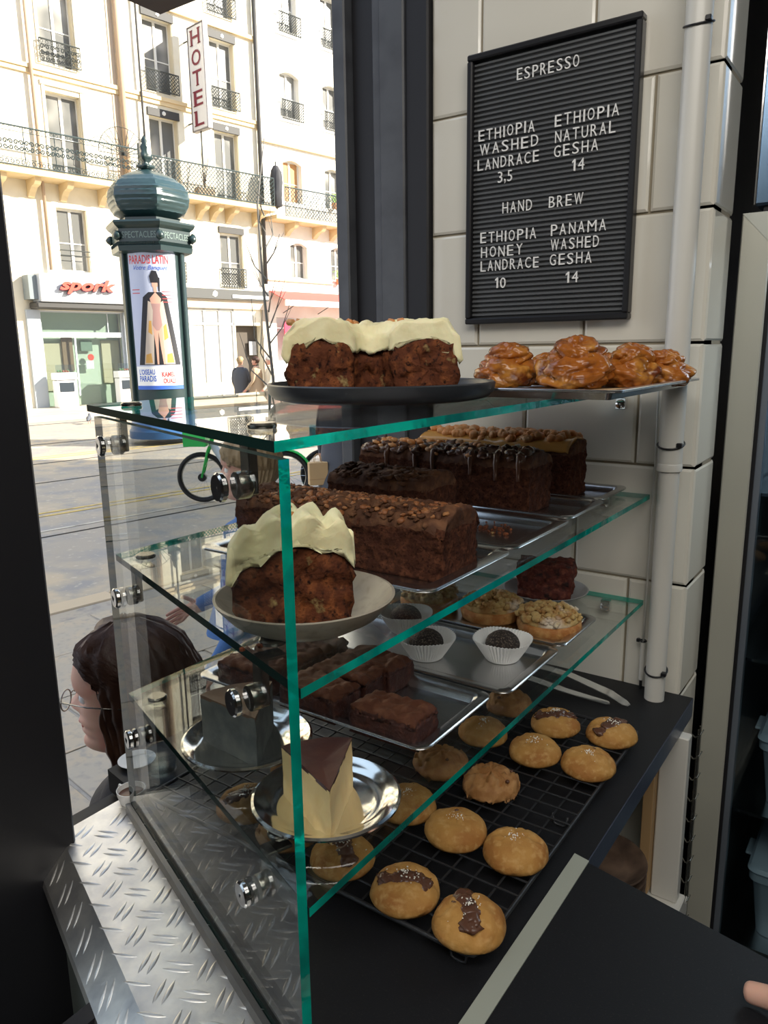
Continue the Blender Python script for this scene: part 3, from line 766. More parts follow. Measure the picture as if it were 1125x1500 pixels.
def ring_cake(name, label, loc, rot, r0, r1, h, a0, a1, seed, cat='cake', sw=True):
    t = thing(name, label, cat, loc, rot)
    sec = resample([(r0+.004, 0), (r1-.006, 0), (r1+.001, h*.25), (r1, h*.8), (r1-.008, h), ((r0+r1)/2, h*1.12), (r0+.008, h*1.0), (r0, h*.7)], .005)
    V, F = sweep(sec, a0, a1, max(8, int((a1-a0)*r1/.005)), rough(.0055, 75, seed))
    MB().add(V, F).build('sponge', CARROT, t, smooth=True)
    # frosting: thick wavy cap
    fr_ = resample([(r0-.002, h*.86), (r0+.006, h*1.0), ((r0+r1)/2, h*1.1), (r1-.005, h*.98), (r1+.003, h*.72), (r1+.0075, h*.80), (r1+.004, h*1.12), (r1-.010, h*1.36), ((r0+r1)/2, h*1.45), (r0+.012, h*1.40), (r0, h*1.18)], .0045)
    def wav(p):
        a = math.atan2(p.y, p.x); rr = math.hypot(p.x, p.y); s = (p.z-h*.9)/(h*.5)
        k = max(0, min(1, s))
        g = max(0, min(1, (rr-.035)/.05))
        fq_ = (11 if sw else 13)
        if not sw:
            rid_ = abs(math.sin(rr*105+seed+p.z*22+a*1.5))
            q = p+Vector((0, 0, (rid_*.013-.005)*k+fbm(p*30)*.003)); e_ = max(0, (a-a1+.25)/.3) if a > 0 else max(0, (a+2*PI-a1+.25)/.3)
            q += Vector((-math.sin(a), math.cos(a), 0))*(rid_*.009-.003)*min(1, e_)*(.35+.65*k)
            if s < .15: q.z += .006*math.sin(rr*160+seed)+.007*fbm(Vector((p.x*50, p.y*50, seed)))
            return q
        wv = (abs(math.sin(a*fq_+rr*70+seed))*.0085-.004)*k*g+fbm(p*28+Vector((seed, 2, 0)))*.005*k
        q = p+Vector((0, 0, wv)); q += Vector((math.cos(a), math.sin(a), 0))*math.sin(a*17+1.2+rr*60)*.003*k*g
        if s < .15: q.z += g*.007*math.sin(a*9+seed*2)+.008*fbm(Vector((p.x*40, p.y*40, seed)))
        q += Vector((0, 0, 1))*.003*fbm(p*60+Vector((seed, 0, 0)))
        return q
    V, F = sweep(fr_, a0+.02, a1-.02 if sw else a1+.05, max(12, int((a1-a0)*r1/.0028)), wav)
    MB().add(V, F).build('frosting', CREAM, t, smooth=True)
    rng = random.Random(seed)
    for k in range(13 if a1-a0 > 2 else 4):
        a = rng.uniform(a0+.05, a1-.05); rr = rng.uniform(r0+.02, r1-.012)
        if k > 8: a = a1-.12-.1*(k-9); rr = r1-.004-.012*(k % 3)
        mb = MB(); blob(mb, (rr*math.cos(a), rr*math.sin(a), h*1.43+rng.uniform(0, .002)), (.006*rng.uniform(.7, 1.2), .005, .004), .5, 2.5, 2, seed+k)
        mb.build('walnut', NUT, t, smooth=True)
    # crumbs on the plate
    mb = MB()
    for k in range(26):
        a = rng.uniform(a0-.4, a1+.4); rr = rng.uniform(r0*.5, r1+.010)
        blob(mb, (rr*math.cos(a), rr*math.sin(a), .0012), rng.uniform(.001, .003), .6, 3, 1, k)
    mb.build('crumbs', CARROT, t, kind='stuff')
    return t
va = math.atan2(PC.y, PC.x)     # direction from camera
ring_cake('frosted_ring_cake', 'half of a frosted carrot ring cake on the black plate', (PC.x-.004, PC.y-.012, PC.z+.0055), 0, .022, .103, .061, va-PI/2-.10, va+PI/2+.30, 3)
ring_cake('cake_slice', 'thick cream topped carrot cake slice on the beige plate', (BP.x+.82*.050+.57*.012, BP.y+.57*.050-.82*.012, BP.z+.0065), 0, .006, .108, .064, R(172), R(229), 11, cat='cake slice', sw=False)

# ------------------------------------------------------------------ loaf cakes
def loaf(name, label, loc, L, W, H, seed, side=CHOC, top=CHOCTOP, dome=.010, rotz=0, cut=True):
    t = thing(name, label, 'loaf cake', loc, rotz)
    def f(p, u):
        k = max(0, u.z)
        q = Vector((p.x, p.y*(.90+.10*k), p.z+(dome*(1-u.y*u.y)*k*k)))
        # rounded top edges
        e = max(0, abs(u.y)-.78)/.22; q.z -= .010*e*e*k
        a = .0022 if u.z > .02 else 0
        q += Vector((fbm(p*70+Vector((seed, 1, 2))), fbm(p*70+Vector((5, seed, 2))), 0))*a*1.3
        if .02 < u.z < .98: q += Vector((1, 1, .5))*.0012*fbm(p*260)
        if u.z > .9: q.z += .0045*fbm(p*38+Vector((seed, 3, 7)))+.003*fbm(p*95+Vector((seed, 3, 7)))
        return q
    V, F = rough_box(L, W, H, .0034, f)
    zt = H*.86; mb = MB(); mb.v = V; mb.f = F
    mb.mi = [1 if sum(V[i][2] for i in fc)/len(fc) > zt else 0 for fc in F]
    mb.build('sponge', [side, top], t, smooth=True)
    return t
def topping(t, name, m, L, W, H, n, r, seed, dome=.010, amp=.4, flat=(1, 1, .6), x0=None, x1=None, sub=2, spread=.92, dz=0):
    rng = random.Random(seed); mb = MB()
    for k in range(n):
        x = rng.uniform(-L/2*spread, L/2*spread) if x0 is None else rng.uniform(x0, x1)
        y = rng.uniform(-W/2*spread, W/2*spread); u = y/(W/2)
        z = H+dome*(1-u*u)-.010*(max(0, abs(u)-.78)/.22)**2+dz
        s = r*rng.uniform(.7, 1.25)
        rot = Euler((rng.uniform(-.5, .5), rng.uniform(-.5, .5), rng.uniform(0, 6))).to_matrix()
        blob(mb, (x, y, z), (s*flat[0], s*flat[1], s*flat[2]), amp, 1.8, sub, seed+k, rot=rot)
    return mb.build(name, m, t, smooth=True, kind='stuff')
b2 = S2+.0022
L1 = loaf('chocolate_loaf', 'long dark plain chocolate loaf nearest the front on the middle shelf', (-.534, .690, b2), .300, .080, .064, 1)
topping(L1, 'nut_topping', mat('dark_nut', (.22, .075, .025), .55, bump=(150, .5), var=(60, (.38, .17, .06), .45, .7)), .300, .080, .064, 210, .0042, 5, x0=-.11, x1=.146)
topping(L1, 'crust_shards', CHOCTOP, .300, .080, .064, 340, .0036, 6, flat=(1.25, 1, .6), amp=.7)
L2 = loaf('chocolate_loaf', 'low cracked chocolate loaf behind the plain one on the middle shelf', (-.598, .872, b2), .165, .085, .066, 2, top=CHOCTOP)
topping(L2, 'crust_shards', CHOCTOP, .165, .085, .066, 150, .0055, 16, flat=(1.3, 1, .55), amp=.7)
L3 = loaf('drizzled_loaf', 'chocolate loaf with glaze drizzle and chocolate flakes on the middle shelf', (-.602, 1.052, b2), .305, .088, .079, 3)
topping(L3, 'chocolate_flakes', CHOCSH, .305, .088, .079, 90, .0098, 26, flat=(1.0, 1, .55), amp=.6)
topping(L3, 'hazelnut_pieces', NUT, .305, .088, .079, 60, .0066, 27, x0=-.15, x1=.06, dz=.003)
L4 = loaf('caramel_loaf', 'nut covered caramel loaf at the back of the middle shelf', (-.585, 1.190, b2), .285, .078, .082, 4)
topping(L4, 'peanut_topping', NUT, .285, .078, .082, 130, .0078, 36, flat=(1, 1, .9), dz=.008)
def drips(t, name, m, L, W, H, xs, side=-1, r=.0035, base=.010, depth=(.012, .035), seed=0):
    rng = random.Random(seed)
    for x in xs:
        d = rng.uniform(*depth); y = side*W/2
        P = [(x, y*.72, H+.008), (x+.001, y*.90, H+.004), (x+.002, y*1.01, H-.006), (x+.002, y*1.015, H-.006-d*.6), (x+.002, y*1.01, H-.008-d)]
        MB().tube(P, [r*1.6, r*1.6, r*1.3, r*.9, r*1.1], 8).build(name, m, t, smooth=True)
drips(L3, 'glaze_drip', CHOCSH, .305, .088, .079, (-.10, -.045, -.012, .055, .098, .135), seed=1)
# caramel sheet with drips on the last loaf
mb = MB()
def f(p, u):
    q = Vector((p.x, p.y, p.z))
    q.z += .010*(1-u.y*u.y)-.006*max(0, abs(u.y)-.7)
    if u.y < -.9 and u.z < .9: q.z -= .018*max(0, math.sin(p.x*85+1))**2+.004
    return q+Vector((0, 0, .002*fbm(p*50)))
V, F = rough_box(.28, .082, .006, .005, f)
MB().add([(a, b, c+.0815) for a, b, c in V], F).build('caramel_layer', CARAMEL, L4, smooth=True)
# crumbs on the second tray
rng = random.Random(4); mb = MB()
for k in range(40): blob(mb, (rng.gauss(-.455, .02), rng.gauss(.90, .022), S2+.0035), rng.uniform(.0012, .0032), .5, 3, 1, k)
o = mb.build('cake_crumbs', CARROT, kind='stuff'); tag(o, 'scattered brown cake crumbs on the empty end of the loaf tray', 'crumbs')

# dark cake square on grey plate
t = thing('cake_square', 'square of dark red-brown cake on the grey plate by the tiles', 'cake slice', (gp.x, gp.y, gp.z+.0042), .25)
V, F = rough_box(.088, .058, .062, .004, lambda p, u: rough(.005, 90, 8)(Vector((p.x*(1+.05*u.z), p.y, p.z))))
MB().add(V, F).build('sponge', mat('dark_red_crumb', (.11, .022, .014), .7, bump=(230, 1., 6), var=[(130, (.24, .07, .04), .5, .7), (90, (.02, .006, .005), .5, .7)]), t, smooth=True)

# ------------------------------------------------------------------ brownies
def brownie(label, x, y, rz, seed, L=.088, W=.052, H=.036):
    t = thing('brownie', label, 'brownie', (x, y, S3+.0024), rz, 'brownies on the steel tray')
    def f(p, u):
        e = max(abs(u.x), abs(u.y)); q = Vector((p.x*(1-.03*u.z), p.y*(1-.03*u.z), p.z))
        if u.z > .05: q += Vector((fbm(p*90+Vector((seed, 0, 0))), fbm(p*90+Vector((0, seed, 4))), 0))*.0025
        if u.z > .8: q.z += .0045*abs(fbm(p*45+Vector((seed, 9, 3))))*1.6-.003+.0016*fbm(p*140)-.004*max(0, e-.85)/.15
        return q
    V, F = rough_box(L, W, H, .0032, f); mb = MB(); mb.v = V; mb.f = F
    mb.mi = [1 if sum(V[i][2] for i in fc)/len(fc) > H*.80 else 0 for fc in F]
    mb.build('slab', [BROWNS, BROWNT], t, smooth=True); return t
for k, (x, y, lab) in enumerate(((-.447, .651, 'rightmost brownie at the front of the steel tray'), (-.556, .652, 'brownie in the front row left of the rightmost one, beside the teal edge'),
        (-.553, .708, 'brownie in the second row of the tray, directly behind the middle front one'), (-.668, .656, 'leftmost brownie in the front row of the tray'), (-.660, .712, 'leftmost brownie in the second row of the tray'),
        (-.545, .752, 'brownie in the back row of the tray, nearest the truffles'), (-.655, .757, 'leftmost brownie in the back row of the tray'))):
    brownie(lab, x, y, random.uniform(-.06, .06), k+2)

# ------------------------------------------------------------------ truffles in paper cups
tr0 = None
for x, y, lab in ((-.437, .908, 'right truffle in a fluted white paper cup'), (-.530, .856, 'front left truffle in a fluted white paper cup'), (-.610, .925, 'rear left truffle in a fluted white paper cup')):
    t = thing('truffle_cup', lab, 'truffle', (x, y, S3+.0024), random.uniform(0, 1), 'truffles in paper cups')
    N = 100; V = []; F = []
    prof = [(.0225, 0), (.0235, .001), (.0315, .015), (.0410, .031), (.0403, .0312), (.0310, .0152), (.0228, .0018)]
    for i, (r, z) in enumerate(prof):
        k_ = min(1, z/.01)
        for k in range(N):
            rr = r+(.0013*k_*(1 if k % 2 else -1)); a = 2*PI*k/N
            V.append((rr*math.cos(a), rr*math.sin(a), z+(.0012*math.sin(a*3) if z > .02 else 0)))
    for i in range(len(prof)-1):
        for k in range(N): F.append((i*N+k, i*N+(k+1) % N, (i+1)*N+(k+1) % N, (i+1)*N+k))
    F.append(tuple(range(N-1, -1, -1))); F.append(tuple(range((len(prof)-1)*N, len(prof)*N)))
    MB().add(V, F).build('paper_cup', PAPERW, t)
    mb = MB(); blob(mb, (0, 0, .0210), (.0240, .0240, .0195), .04, 3, 4, 5); mb.build('truffle', TRUFFLE, t, smooth=True)

# ------------------------------------------------------------------ crumble tarts
for k, (x, y, lab) in enumerate(((-.425, 1.045, 'rightmost round crumble tart dusted with sugar'), (-.528, 1.052, 'middle round crumble tart on the tray'), (-.638, 1.040, 'leftmost round crumble tart, seen through the shelf edge'), (-.575, 1.095, 'crumble tart tucked behind the middle ones'))):
    t = thing('crumble_tart', lab, 'tart', (x, y if k < 3 else 1.09, S3+.0024), k, 'crumble tarts') if k < 3 else None
    if t is None: continue
    mb = MB(); mb.lathe([(0, 0), (.044, 0), (.0475, .003), (.049, .010), (.0485, .016), (.045, .019), (0, .019)], 56, fn=lambda r, z, a: r*(1+.02*fbm(Vector((math.cos(a)*3, math.sin(a)*3, z*90+k)))))
    mb.build('pastry_base', TART, t, smooth=True)
    rng = random.Random(k+70); mb = MB()
    mb.lathe([(0, .018), (.045, .017), (.046, .022), (.040, .030), (0, .033)], 32)
    for q in range(190):
        rr = .047*math.sqrt(rng.random()); a = rng.uniform(0, 2*PI); z = .036-.010*(rr/.047)**3
        s = rng.uniform(.0026, .0072)
        blob(mb, (rr*math.cos(a), rr*math.sin(a), z+rng.uniform(-.002, .002)), (s, s, s*.8), .5, 2, 1, q+k*50)
    mb.build('crumble_topping', CRUMBLE, t, smooth=True)

# ------------------------------------------------------------------ wedge slices on silver plates
def wedge(name, label, loc, rot, L, ang, H, side, top, seed, cat, base_t=.0):
    t = thing(name, label, cat, loc, rot)
    # tip at +x direction local: tip at (L*.55,0)
    tip = Vector((L*.55, 0)); n = 10
    P = [(tip.x, tip.y)]
    for k in range(n+1):
        a = PI-ang/2+ang*k/n; P.append((tip.x+L*math.cos(a), tip.y+L*math.sin(a)))
    sec = resample(P, .004); m = len(sec)
    Z = [0, .004]+[H*q/9 for q in range(1, 9)]+[H*.985, H]
    V = []; F = []
    cx, cy = sum(p[0] for p in sec)/m, sum(p[1] for p in sec)/m
    for z in Z:
        for x, y in sec:
            sh = 1.0 if z < H*.99 else .985
            p = Vector((cx+(x-cx)*sh, cy+(y-cy)*sh, z))
            p += Vector((fbm(p*60+Vector((seed, 0, 0))), fbm(p*60+Vector((0, seed, 0))), 0))*.0012
            V.append(p)
    for i in range(len(Z)-1):
        for k in range(m): F.append((i*m+k, i*m+(k+1) % m, (i+1)*m+(k+1) % m, (i+1)*m+k))
    F.append(tuple(range(m-1, -1, -1)))
    MB().add(V, F).build('filling', side, t, smooth='auto')
    # top layer as its own sheet, slightly dished
    V = []; F = []; N = 5
    for q in range(N+1):
        tq = q/N
        for x, y in sec:
            xx, yy = x+(cx-x)*tq, y+(cy-y)*tq; V.append((xx, yy, H+.0016-.0025*math.sin(tq*PI/2)+.0006*fbm(Vector((xx*60, yy*60, seed)))))
    for q in range(N):
        for k in range(m): F.append((q*m+k, q*m+(k+1) % m, (q+1)*m+(k+1) % m, (q+1)*m+k))
    F.append(tuple(range(N*m, (N+1)*m)))
    o = len(V)
    for x, y in sec: V.append((x, y, H-.0022))
    for k in range(m): F.append((o+k, o+(k+1) % m, (k+1) % m, k))
    MB().add(V, F).build('top_layer', top, t, smooth='auto')
    return t
ca = math.atan2(-s1p.y, -s1p.x)
w1 = wedge('cheesecake_slice', 'yellow cheesecake slice with dark brown top on the right silver plate', (s1p.x+.006, s1p.y-.012, s1p.z+.0026), ca+.12, .092, R(44), .052, CHEESE, CHEESET, 1, 'cheesecake')
mb = MB()
for k in range(14): blob(mb, (-.034+random.uniform(-.003, .002), random.uniform(-.03, .03), random.uniform(.002, .05)), .0025, .5, 3, 1, k)
mb.build('baked_crust', TART, w1, smooth=True)
wedge('grey_cake_slice', 'grey sided cake slice with brown top on the left silver plate behind glass', (s2p.x+.001, s2p.y-.004, s2p.z+.0026), math.atan2(-s2p.y, -s2p.x)+.22, .090, R(54), .055, SLATE, SLATET, 5, 'cake slice')

# ------------------------------------------------------------------ braided buns
bt = S1+.0026
def bun(label, x, y, z, rz, s, seed):
    t = thing('braided_bun', label, 'bun', (x, y, z), rz, 'glazed buns on the steel tray')
    def knot(R_, H_, zc, tw, n_, dep, sd):
        V, F = ico(5); out = []
        for p in V:
            az = math.atan2(p.y, p.x); el = math.asin(max(-1, min(1, p.z)))
            q = az*n_/2+tw*el+1.3*fbm(p*1.4+Vector((sd, 0, sd*2)))+sd
            g = abs(math.sin(q))**.55                      # ropes separated by sharp creases
            q2 = az*n_/2-tw*el*1.1+sd*2+1.0*fbm(p*1.2+Vector((0, sd, 0)))
            g2 = abs(math.sin(q2))**.55
            m_ = .5+.5*math.sin(az*2+sd+el*2)
            g = g*m_+g2*(1-m_)
            k_ = 1-dep+dep*1.5*g+.10*fbm(p*2+Vector((sd, sd, 0)))+.012*fbm(p*14)
            out.append(Vector((p.x*R_*k_, p.y*R_*k_, max(zc+p.z*H_*k_, .0006))))
        return out, F
    V, F = knot(.0475*s, .0285*s, .022*s, 2.2, 4, .24, seed)
    MB().add(V, F).build('dough_base', BUN, t, smooth=True)
    V, F = knot(.0325*s, .021*s, .047*s, 2.8, 4, .26, seed+4)
    MB().add([v+Vector((.004*s*math.cos(seed*2), .004*s*math.sin(seed*2), 0)) for v in V], F).build('top_knot', BUN, t, smooth=True)
    return t
for k, (x, y, z, s, lab) in enumerate(((-.515, 1.065, 0, .95, 'tall glazed bun at the left end of the pastry tray, beside the ring cake'),
        (-.476, 1.135, 0, .72, 'small glazed bun between the left bun and the big middle one'),
        (-.404, 1.055, 0, 1.06, 'largest glazed bun in the middle of the pastry tray, tallest of all'),
        (-.392, 1.165, 0, .70, 'small glazed bun peeping out behind the largest one'),
        (-.345, 1.120, 0, .90, 'glazed bun with flattened top on the right part of the pastry tray'),
        (-.302, 1.150, 0, .76, 'rightmost glazed bun at the overhanging end of the pastry tray'))):
    bun(lab, x, y, bt+z, k*1.1, s, k+3)
o = MB().prism([(-.372, 1.010), (-.292, 1.075), (-.300, 1.118), (-.350, 1.070)], bt, bt+.0006).build('parchment', mat('parchment_paper', (.62, .42, .22), .8)); tag(o, 'scrap of brown parchment at the front of the pastry tray', 'paper')

# ------------------------------------------------------------------ cooling rack and cookies
rk = thing('cooling_rack', 'black wire cooling rack under the cookies', 'rack', (0, 0, 0))
rx0, rx1, ry0, ry1, rz = -.774, -.2875, .551, 1.076, ZC+.0185
WIRE = mat('rack_wire', (.035, .036, .04), .38, .4)
corn = [(rx0+.012, ry0), (rx1-.012, ry0), (rx1-.003, ry0+.003), (rx1, ry0+.012), (rx1, ry1-.012), (rx1-.003, ry1-.003), (rx1-.012, ry1), (rx0+.012, ry1), (rx0+.003, ry1-.003), (rx0, ry1-.012), (rx0, ry0+.012), (rx0+.003, ry0+.003)]
MB().tube([(a, b, rz-.002) for a, b in corn], .0026, 8, closed=True).build('frame', WIRE, rk, smooth=True)
wa = wb = None
k = 1
while ry0+k*.0246 < ry1-.01:
    y = ry0+k*.0246
    if wa is None: wa = MB().tube([((rx0-rx1)/2, 0, 0), ((rx1-rx0)/2, 0, 0)], .00125, 6).build('wire', WIRE, rk, loc=((rx0+rx1)/2, y, rz))
    else: o = wa.copy(); C.objects.link(o); o.location.y = y
    k += 1
k = 1
while rx1-k*.0275 > rx0+.01:
    x = rx1-k*.0275
    if wb is None: wb = MB().tube([(0, -(ry1-ry0)/2, 0), (0, (ry1-ry0)/2, 0)], .00135, 6).build('wire', WIRE, rk, loc=(x, (ry0+ry1)/2, rz-.0024))
    else: o = wb.copy(); C.objects.link(o); o.location.x = x
    k += 1
for fx, fy in ((rx1-.02, ry0+.004), (rx0+.02, ry0+.004), (rx1-.02, ry1-.004), (rx0+.02, ry1-.004), (rx1-.02, (ry0+ry1)/2), (rx0+.02, (ry0+ry1)/2)):
    MB().tube([(fx-.01, fy, rz-.003), (fx-.008, fy, ZC+.003), (fx-.004, fy, ZC+.0016), (fx+.004, fy, ZC+.0016), (fx+.008, fy, ZC+.003), (fx+.01, fy, rz-.003)], .0015, 6).build('foot', WIRE, rk, smooth=True)

def cookie(label, x, y, kind, seed, s=1., sc_=None):
    t = thing('cookie', label, 'cookie', (x, y, rz+.0012), seed*1.7, 'cookies on the cooling rack')
    rng = random.Random(seed); mb = MB(); N = 48; M_ = 18; V = []; F = []; ca0 = random.Random(seed*5).uniform(0, 6)
    lump = kind == 'lumpy'; H = (.026 if not lump else .027)*s; Rr = .0372*s
    for i in range(M_+1):
        v = i/M_
        for k in range(N):
            a = 2*PI*k/N
            if v < .25: r = Rr*(v/.25*.93); z = 0
            else:
                q = (v-.25)/.75; ph = -.35+q*(PI/2+.35)
                r = Rr*math.cos(ph)**.85 if ph > 0 else Rr*math.cos(ph)
                z = H*(.20+.80*(math.sin(ph) if ph > 0 else math.sin(ph)/math.sin(.35)*.25)); z = max(0, z)
                if q >= 1: r = 0
            p = Vector((r*math.cos(a), r*math.sin(a), z))
            am = .0085 if lump else .0030
            if kind == 'choc': p.z -= .006*math.exp(-((p.x*math.sin(ca0)-p.y*math.cos(ca0))/.007)**2)*(p.z/H)
            p *= 1+ (am*14)*fbm(Vector((p.x*28, p.y*28, p.z*28))+Vector((seed*3, 0, 0)), 2)*(1 if z > .001 else .5)
            p.z += (.0040 if lump else .0013)*fbm(p*(150 if lump else 120)+Vector((seed, 5, 0)))*(1 if z > .004 else 0)
            if z > .004: p.z -= (.0075 if lump else .0028)*max(0, 1-abs(fbm(p*(42 if lump else 26)+Vector((seed*2, 9, 1))))/.16)
            V.append(p)
    for i in range(M_):
        for k in range(N): F.append((i*N+k, i*N+(k+1) % N, (i+1)*N+(k+1) % N, (i+1)*N+k))
    mb.add(V, F).build('biscuit', COOKIED if lump else COOKIE, t, smooth=True)
    if kind in ('choc', 'chip'):
        mb = MB(); n = 5 if kind == 'choc' else 0
        a0 = ca0
        for q in range(n):
            f_ = (q-2)/2.2; x_, y_ = .020*f_*math.cos(a0)*s, .020*f_*math.sin(a0)*s+.004*math.sin(q*2)
            rr = math.hypot(x_, y_)/Rr; zc = H*(.2+.8*math.sqrt(max(0, 1-rr**2.35)))-.0050
            blob(mb, (x_, y_, zc), (.0125*s, .0110*s, .0046), .45, 1.8, 3, seed+q)
        if n: mb.build('chocolate_patch', CHOCSH, t, smooth=True)
    for q in range((seed*7) % 3 if kind != 'choc' else 0):
        a = rng.uniform(0, 6.28); rr = rng.uniform(.3, .85)*Rr; zc = H*(.2+.8*math.sqrt(max(0, 1-(rr/Rr)**2.35)))
        m2 = MB(); blob(m2, (rr*math.cos(a), rr*math.sin(a), zc*.97), (.0032, .0028, .002), .4, 2, 1, q); m2.build('chocolate_chip', CHOCSH, t, smooth=True)
    if kind != 'lumpy':
        m2 = MB()
        for q in range(34):
            a = rng.uniform(0, 6.28); rr = abs(rng.gauss(0, .008)); zc = H+.0006 if kind != 'choc' else H+.0026
            g = rng.uniform(.0004, .0009); m2.box(-g, g, -g*.7, g*.7, -g*.5, g*.5, mat=Matrix.Translation((rr*math.cos(a)*1.3, rr*math.sin(a), zc-.3*rr*rr*60)) @ Euler((a, q, a*2)).to_matrix().to_4x4())
        m2.build('salt_flakes', SALT, t, kind='stuff')
    return t
CK = [(-.3090, .579, 'choc', 'cookie with a chocolate patch nearest the front right corner of the rack'), (-.3876, .582, 'choc', 'chocolate streaked cookie left of the frontmost one'),
      (-.3178, .705, 'plain', 'plain salted cookie at the right edge of the rack, second from the front'), (-.3937, .701, 'plain', 'salted cookie with a dark chip, beside the plain one in the second row'),
      (-.4041, .813, 'lumpy', 'rough lumpy cookie under the lowest glass edge, third row'), (-.3894, .921, 'plain', 'pale cookie in the fourth row, left of the round smooth one'),
      (-.3145, .929, 'plain', 'smooth pale round cookie at the right edge of the rack, fourth row'), (-.3967, 1.013, 'choc', 'chocolate topped cookie in the back row, second from the right'),
      (-.3156, 1.029, 'choc', 'shiny chocolate topped cookie in the back right corner of the rack'), (-.4700, .712, 'plain', 'pale cookie beneath the glass just behind the cheesecake plate'),
      (-.4847, .820, 'lumpy', 'lumpy cookie under the glass below the right brownie'), (-.4756, .929, 'plain', 'pale cookie under the glass beside the rim of the brownie tray'),
      (-.4767, .588, 'choc', 'cookie directly under the cheesecake plate'), (-.640, .600, 'choc', 'chocolate marked cookie under the left silver plate, seen through the pane'),
      (-.560, .590, 'lumpy', 'brown cookie between the two silver plates, low behind the pane'), (-.4850, 1.035, 'lumpy', 'lumpy cookie at the back of the rack under the truffle tray'),
      (-.560, .705, 'lumpy', 'hidden cookie under the middle of the brownie tray'), (-.642, .700, 'plain', 'hidden cookie under the left part of the brownie tray')]
for k, (x, y, kd, lab) in enumerate(CK): cookie(lab, x, y, kd, k+1)

# clear tongs lying behind the rack
t = thing('tongs', 'clear plastic tongs lying on the counter behind the cookies', 'tongs', (0, 0, 0))
def strip(P, w_, name, m, th=.0015):
    V = []; F = []
    for i, (p, ww) in enumerate(zip(P, w_)):
        a = Vector(P[max(i-1, 0)]); b = Vector(P[min(i+1, len(P)-1)]); d = (b-a).normalized(); s_ = d.cross(Vector((0, 0, 1))).normalized()*ww; up = Vector((0, 0, th)); p = Vector(p)
        V += [p-s_, p+s_, p+s_+up, p-s_+up]
    for i in range(len(P)-1):
        for k in range(4): F.append((4*i+k, 4*i+(k+1) % 4, 4*i+4+(k+1) % 4, 4*i+4+k))
    F += [(3, 2, 1, 0), tuple(range(4*len(P)-4, 4*len(P)))]
    return MB().add(V, F).build(name, m, t, smooth='auto')
TG = mat('tongs_clear', (.80, .83, .83), .10, trans=.88, spec=.8)
strip([(-.600, 1.165, ZC+.030), (-.52, 1.180, ZC+.036), (-.44, 1.188, ZC+.028), (-.37, 1.186, ZC+.014), (-.343, 1.182, ZC+.005), (-.335, 1.180, ZC+.003)], [.010, .010, .0095, .0105, .009, .004], 'upper_arm', TG)
strip([(-.600, 1.165, ZC+.028), (-.52, 1.168, ZC+.015), (-.44, 1.170, ZC+.006), (-.37, 1.172, ZC+.002), (-.365, 1.174, ZC+.001)], [.010, .010, .008, .006, .003], 'lower_arm', TG)

# glass tumbler and saucers on the ledge
t = thing('glass_tumbler', 'small glass tumbler of water on the window ledge', 'glass', (-.8275, .6180, ZC+.0006))
MB().lathe([(0, 0), (.018, 0), (.020, .002), (.0225, .036), (.0215, .036), (.0185, .005), (0, .005)], 40).build('glass', CUPGL, t, smooth='auto')
MB().lathe([(0, .0055), (.0183, .0055), (.0198, .020), (0, .020)], 32).build('water', glass_mat('water', (.80, .88, .97), 1.33), t, smooth='auto')
sau = [(0, 0), (.014, 0), (.016, .001), (.026, .005), (.027, .0062), (.0255, .0065), (.016, .003), (0, .0026)]
plate('saucer', 'white saucer on the window ledge beside the tumbler', (-.8785, .6130, ZC+.0006), sau, PAPERW, 'saucer', 40)
t = thing('coffee_cup', 'small white cup at the far corner of the tread plate beside the glass pane', 'cup', (-.8125, .5535, ZP+.0004))
MB().lathe([(0, 0), (.012, 0), (.015, .002), (.0185, .014), (.019, .020), (.018, .020), (.0172, .014), (.0125, .003), (0, .0025)], 40).build('cup', PAPERW, t, smooth='auto')
MB().tube([(-.018, 0, .017), (-.025, 0, .017), (-.027, 0, .012), (-.024, 0, .007), (-.0165, 0, .007)], .0018, 8).build('handle', PAPERW, t, smooth=True)
MB().lathe([(0, .013), (.0165, .013), (.0165, .0135), (0, .0135)], 32).build('coffee', CHOCSH, t)
# ------------------------------------------------------------------ street
GZ = -.50
FO = Vector((-25.5, 16, 0)); FROT = math.atan2(FT.y, FT.x)
def fw(u, n, z): return FO+FT*u+FN*n+Vector((0, 0, z))      # facade frame to world
ROAD = mat('road_setts', (.36, .32, .27), .75, bump=(3, .3, 8), coords='Object', var=[(.5, (.52, .42, .29), .42, .6, 5), (2.5, (.29, .28, .27), .45, .65, 6), (12, (.55, .48, .38), .60, .75, 3)])
PAVE = mat('pavement_stone', (.36, .33, .29), .75, bump=(14, .4, 6), var=[(1.2, (.44, .37, .28), .42, .6, 5), (14, (.28, .26, .24), .5, .7, 5)])
mb = MB(); P = [fw(-30, -3, GZ), fw(45, -3, GZ), fw(45, 27, GZ), fw(-30, 27, GZ)]
mb.add([(p.x, p.y, p.z) for p in P], [(3, 2, 1, 0)]); mb.add([(p.x, p.y, p.z-.2) for p in P], [(0, 1, 2, 3)])
structure(mb.build('ground', ROAD))
